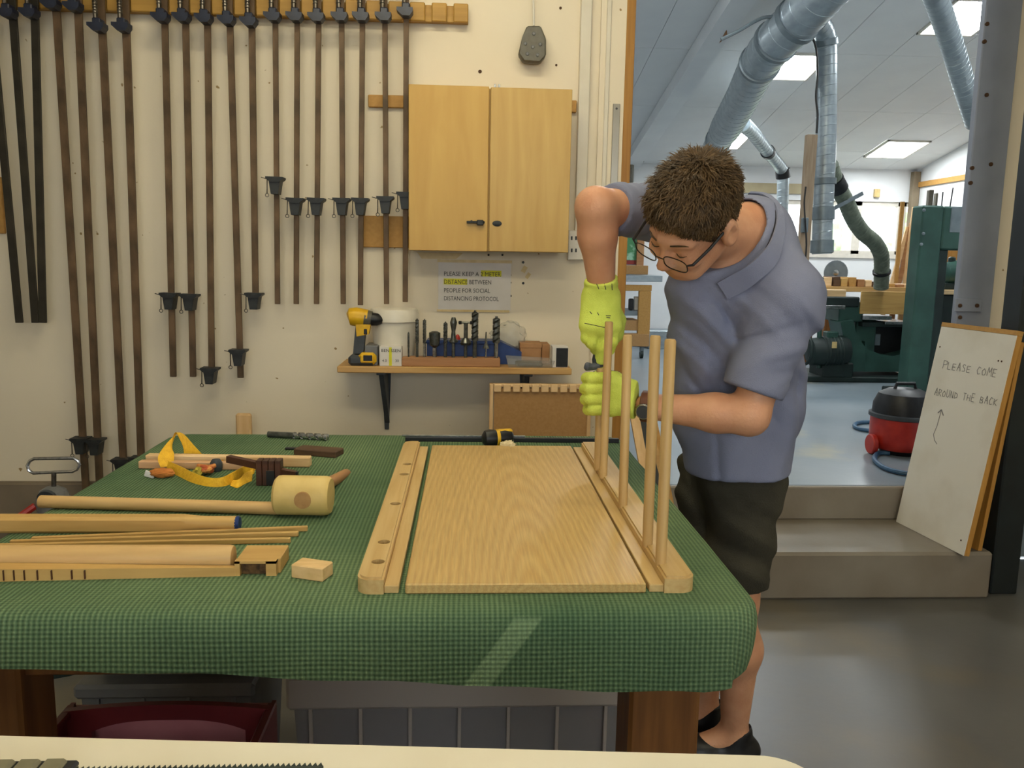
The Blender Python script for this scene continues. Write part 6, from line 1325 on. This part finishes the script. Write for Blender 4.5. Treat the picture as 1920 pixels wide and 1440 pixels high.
# ---- hair
M_hair = mat('brown_hair', (92, 68, 38), (60, 43, 22), scale=40, rough=.6, spec=.35, bump=.5, bscale=120)
def hair(p):
    q = (p - V(HO)) @ HM.T
    d_ = ell(q, (0, -.014, .036), (.087, .108, .094))
    d_ = d_ + .003*np.sin(q[..., 0]*160+q[..., 1]*60)*np.sin(q[..., 1]*110) 
    fr = half(q, (0, .074, .046), (0, 1, -.75)); d_ = smax(d_, fr, .012)                       # forehead hairline
    sd_2 = half(q, (0, .028, -.004), (0, .8, -1.0)); d_ = smax(d_, sd_2, .012)                    # temples, above the ears
    bk = half(q, (0, -.05, -.055), (0, .3, -1)); d_ = smax(d_, bk, .01)
    for s_ in (-1, 1): d_ = smax(d_, -ell(q, (s_*.09, -.006, -.012), (.034, .03, .042)), .006)
    return d_
me = sdf_mesh('hair', hair, V(HO)-.17, V(HO)+.17, .0045)
bmh = bmesh.new(); bmh.from_mesh(me); bmh.faces.ensure_lookup_table(); bmh.normal_update()
fl = [f for f in bmh.faces if f.normal.dot((f.calc_center_median()-HO)) > 0]
rnd = random.Random(11); ver = []; fac = []
crown = HO + hU*.118 - hF*.05
for k in range(15000):
    f = rnd.choice(fl); c_ = f.calc_center_median() + Vector((rnd.uniform(-.003, .003), rnd.uniform(-.003, .003), rnd.uniform(-.003, .003)))
    l_ = c_-HO; lz = l_.dot(hU); ly = l_.dot(hF)
    away = (c_-crown); away = (away - f.normal*away.dot(f.normal)); away = away.normalized() if away.length > 1e-4 else hF
    top = max(0, min(1, (lz-.03)/.07)); ln = .010+.026*top*rnd.uniform(.5, 1.1)
    swirl = f.normal.cross(away)*rnd.uniform(-.6, .6)
    d_ = (f.normal*(.10+.55*top*rnd.random()) + away*.8 + swirl + Vector((rnd.gauss(0, .18), rnd.gauss(0, .18), rnd.gauss(0, .18)))).normalized()
    s_ = d_.cross(f.normal); s_ = s_.normalized()*.0013 if s_.length > 1e-4 else hR*.0013
    mid = c_+d_*ln*.55; tip = c_+d_*ln-f.normal*ln*.22
    b0_ = len(ver); ver += [c_-s_-f.normal*.002, c_+s_-f.normal*.002, mid+s_*.8, mid-s_*.8, tip]
    fac += [(b0_, b0_+1, b0_+2, b0_+3), (b0_+3, b0_+2, b0_+4)]
bmh.free(); base_n = len(me.vertices)
v0 = [v.co.copy() for v in me.vertices]+ver; f0_ = [tuple(p.vertices) for p in me.polygons]+[tuple(i+base_n for i in f) for f in fac]
me2 = bpy.data.meshes.new('hair'); me2.from_pydata([tuple(v) for v in v0], [], f0_); me2.update(); me2.polygons.foreach_set('use_smooth', [True]*len(me2.polygons)); link('hair', me2, M_hair, man)
for s_ in (-1, 1):   # brows
    m_ = MB(); m_.tube([Vector(H2W(s_*.017, .0935, .021).tolist()), Vector(H2W(s_*.032, .0885, .024).tolist()), Vector(H2W(s_*.05, .072, .016).tolist())], [.0018, .0022, .0014], 6); part('eyebrow', m_, M_hair, man)
    m_ = MB(); m_.tube([Vector(H2W(s_*(.032+u_*.012), .0862-.004*u_*u_-.002*max(0, u_), -.0115+.003*u_*u_).tolist()) for u_ in (-1, -.5, 0, .5, 1)], [.0006, .0011, .0013, .0011, .0006], 6); part('lowered_eyelid', m_, M_hair, man)
# ---- glasses
gl = thing('eyeglasses', 'thin dark rimmed glasses worn by the bending man', 'glasses', Vector(H2W(0, .11, -.006).tolist()))
M_rim = mat('dark_metal_rim', (40, 30, 24), (60, 46, 36), scale=60, rough=.3, metal=.7)
M_lens = mat('spectacle_lens', (235, 240, 240), rough=.02, spec=.8); M_lens.node_tree.nodes['Principled BSDF'].inputs['Alpha'].default_value = .12
for s_ in (-1, 1):
    pts = []
    for k in range(25):
        an = 2*math.pi*k/24; c_, n2 = math.cos(an), math.sin(an); sx_ = abs(c_)**.7*(1 if c_ > 0 else -1); sy_ = abs(n2)**.7*(1 if n2 > 0 else -1)
        pts.append(Vector(H2W(s_*.037+sx_*.027, .112-abs(s_*.037+sx_*.027)*.09, -.008+sy_*.018).tolist()))
    m_ = MB(); m_.tube(pts, .0013, 6); part('rim', m_, M_rim, gl)
    m_ = MB(); m_.poly(pts[:-1], [tuple(range(24))]); part('lens', m_, M_lens, gl)
    a, b, c_ = H2W(s_*.064, .106, .0), H2W(s_*.080, .05, .004), H2W(s_*.083, -.012, .010)
    m_ = MB(); m_.tube([Vector(a.tolist()), Vector(H2W(s_*.074, .10, .002).tolist()), Vector(b.tolist()), Vector(c_.tolist()), Vector(H2W(s_*.082, -.03, -.012).tolist())], [.0018, .003, .0032, .003, .002], 6, up=hR); part('temple', m_, M_black, gl)
m_ = MB(); m_.tube([Vector(H2W(-.011, .111, -.004).tolist()), Vector(H2W(0, .114, .0).tolist()), Vector(H2W(.011, .111, -.004).tolist())], .0013, 6); part('bridge', m_, M_rim, gl)
# ---- gloves
M_glove = mat('neon_yellow_knit', (214, 226, 104), (202, 214, 92), scale=30, rough=.9, bump=.35, bscale=500, spec=.1)
M_coat = mat('grey_blue_glove_coating', (58, 64, 78), (46, 52, 64), scale=30, rough=.7)
def glove(nm, fn, lo, hi, dark):
    me = relax(sdf_mesh(nm, fn, lo, hi, .0028), 1, .4)
    me.materials.append(M_glove); me.materials.append(M_coat)
    for p in me.polygons:
        if dark(p.center, p.normal): p.material_index = 1
    o = bpy.data.objects.new(nm, me); COL.objects.link(o); o.parent = man; o.matrix_parent_inverse = Matrix.Translation(-BASE[man.name]); return o, me
def chain(p, pts, r0, r1):
    d_ = None; n_ = len(pts)-1
    for i in range(n_):
        c_ = cone(p, pts[i], pts[i+1], r0+(r1-r0)*i/n_, r0+(r1-r0)*(i+1)/n_); d_ = c_ if d_ is None else smin(d_, c_, .004)
    return d_
wY = 1.95
def gloveR(p):
    w0 = J(1128, 545, 1.882); d_ = cone(p, J(1127, 524, 1.877), J(1127, 552, 1.887), .0385, .036)
    for (kx, ky, kY) in ((1100, 610, 1.867), (1116, 617, 1.854), (1135, 619, 1.854), (1152, 613, 1.867)):
        d_ = smin(d_, cone(p, J(1127+(kx-1127)*.55, 560, 1.887), J(kx, ky, kY), .0265, .0185), .018)
    f_ = [ [J(1101, 610, 1.867), J(1099, 634, 1.862), J(1108, 644, 1.877), J(1120, 634, 1.907)],
           [J(1115, 616, 1.857), J(1110, 644, 1.85), J(1117, 655, 1.867), J(1127, 646, 1.907)],
           [J(1133, 620, 1.857), J(1128, 652, 1.85), J(1124, 676, 1.862), J(1124, 684, 1.882)],
           [J(1149, 616, 1.867), J(1149, 640, 1.857), J(1143, 656, 1.872), J(1134, 652, 1.907)] ]
    g = None
    for i, c_ in enumerate(f_):
        e_ = chain(p, c_, .0128, .0112); g = e_ if g is None else smin(g, e_, .0025)
    d_ = smin(d_, g, .006)
    d_ = smin(d_, chain(p, [J(1146, 572, 1.902), J(1161, 600, 1.922), J(1158, 628, 1.932), J(1144, 645, 1.932)], .018, .0125), .008)
    d_ = d_ + .0012*np.sin((p[..., 2])*330)*np.clip((p[..., 2]-float(J(1127, 552, 1.882)[2]))*40, 0, 1)
    return smax(d_, half(p, J(1127, 522, 1.877), elR-wrR), .003)
gq = J(1127, 605, 1.887)
go, gme = glove('glove', gloveR, gq-np.array([.10, .1, .14]), gq+np.array([.09, .1, .17]), lambda c, n: (c.y > 1.894 and c.z < P(1127, 585, Y=1.95).z and n.y > -.25) )
bvg = BVHTree.FromPolygons([v.co.copy() for v in gme.vertices], [tuple(p.vertices) for p in gme.polygons])
def prints(segs, par, bv, w_):
    m_ = MB()
    for (x0, y0, x1, y1) in segs:
        pp = []
        for k in range(4):
            rr = ray(x0+(x1-x0)*k/3, y0+(y1-y0)*k/3).normalized(); h = bv.ray_cast(CP, rr)
            if h[0] is not None: pp.append(h[0]-rr*.0002)
        if len(pp) == 4: m_.tube(pp, w_, 5)
    o = part('print', m_, M_ink, par); o.parent = par; o.matrix_parent_inverse = Matrix(); return o
prints([(1118, 531, 1123, 542), (1133, 532, 1136, 543), (1147, 532, 1148, 544), (1118, 531, 1122, 530), (1106, 584, 1110, 589), (1120, 586, 1123, 591), (1136, 592, 1145, 592), (1137, 595, 1144, 596), (1096, 606, 1134, 614)], go, bvg, .0009)
def gloveL(p):
    d_ = cone(p, J(1190, 755, 1.837), J(1180, 753, 1.837), .037, .034)
    ys = [709, 729, 749, 768]
    for i, y_ in enumerate(ys): d_ = smin(d_, cone(p, J(1182, 742+(i-1.5)*7, 1.842), J(1146, y_, 1.832), .025, .0165), .016)
    g = None
    for i, y_ in enumerate(ys):
        xk = [1100, 1097, 1098, 1103][i]
        e_ = chain(p, [J(1146, y_, 1.832), J(xk+8, y_, 1.837), J(xk, y_, 1.862), J(xk+8, y_, 1.897), J(1126, y_+1, 1.917)], .0138, .0118); g = e_ if g is None else smin(g, e_, .002)
    d_ = smin(d_, g, .007)
    d_ = smin(d_, chain(p, [J(1178, 728, 1.872), J(1155, 708, 1.902), J(1132, 702, 1.922), J(1118, 704, 1.917)], .0165, .012), .008)
    return smax(d_, half(p, J(1193, 756, 1.837), elL-wrL), .003)
gq = J(1148, 742, 1.867)
gl2, gm2 = glove('glove', gloveL, gq-np.array([.11, .1, .10]), gq+np.array([.11, .12, .10]), lambda c, n: (c.y > 1.887 and n.y > -.2))
# watch on the left wrist
wt = thing('wristwatch', 'watch with brown leather strap on the left wrist of the man', 'watch', P(1206, 765, Y=1.88))
axw = Vector((elL-wrL).tolist()).normalized(); wc = Vector((wrL+(elL-wrL)*-.0).tolist())
m_ = MB(); m_.lathe(wc-axw*.011, [(.0335, 0), (.036, .002), (.0365, .020), (.034, .022)], axis=axw, seg=28); part('strap', m_, mat('brown_leather', (106, 62, 40), (86, 48, 30), scale=40, rough=.55), wt)
toc = (CP-wc).normalized(); toc = (toc - UV*.35); toc = (toc-axw*toc.dot(axw)).normalized(); wcc = wc+toc*.034
m_ = MB(); m_.lathe(wcc-toc*.004, [(.017, 0), (.0185, .003), (.0185, .008), (.0165, .0105)], axis=toc, seg=24); part('case', m_, M_bright, wt)
m_ = MB(); m_.lathe(wcc+toc*.0055, [(.0155, 0), (.0155, .0012)], axis=toc, seg=24); part('dial', m_, M_bracket, wt)
# grey handled tool in the upper hand, its jaw on the far dowel
t = thing('hand_tool', 'grey handled tool held down onto the far dowel by the upper glove', 'hand tool', P(1123, 690, Y=1.865))
m_ = MB(); m_.tube([P(1129, 600, Y=1.875), P(1127, 650, Y=1.87), P(1121, 676, Y=1.865), P(1122, 688, Y=1.865)], [.012, .013, .014, .012], 12); part('handle', m_, M_bracket, t)
m_ = MB(); m_.tube([P(1121, 685, Y=1.86), P(1110, 688, Y=1.855), P(1100, 687, Y=1.85), P(1096, 686, Y=1.85)], [.009, .008, .0105, .006], 10); part('lever', m_, mat('mid_grey_rubber', (86, 90, 98), (74, 78, 86), scale=40, rough=.6), t)
print('SCENE_OBJECTS', len(bpy.data.objects))
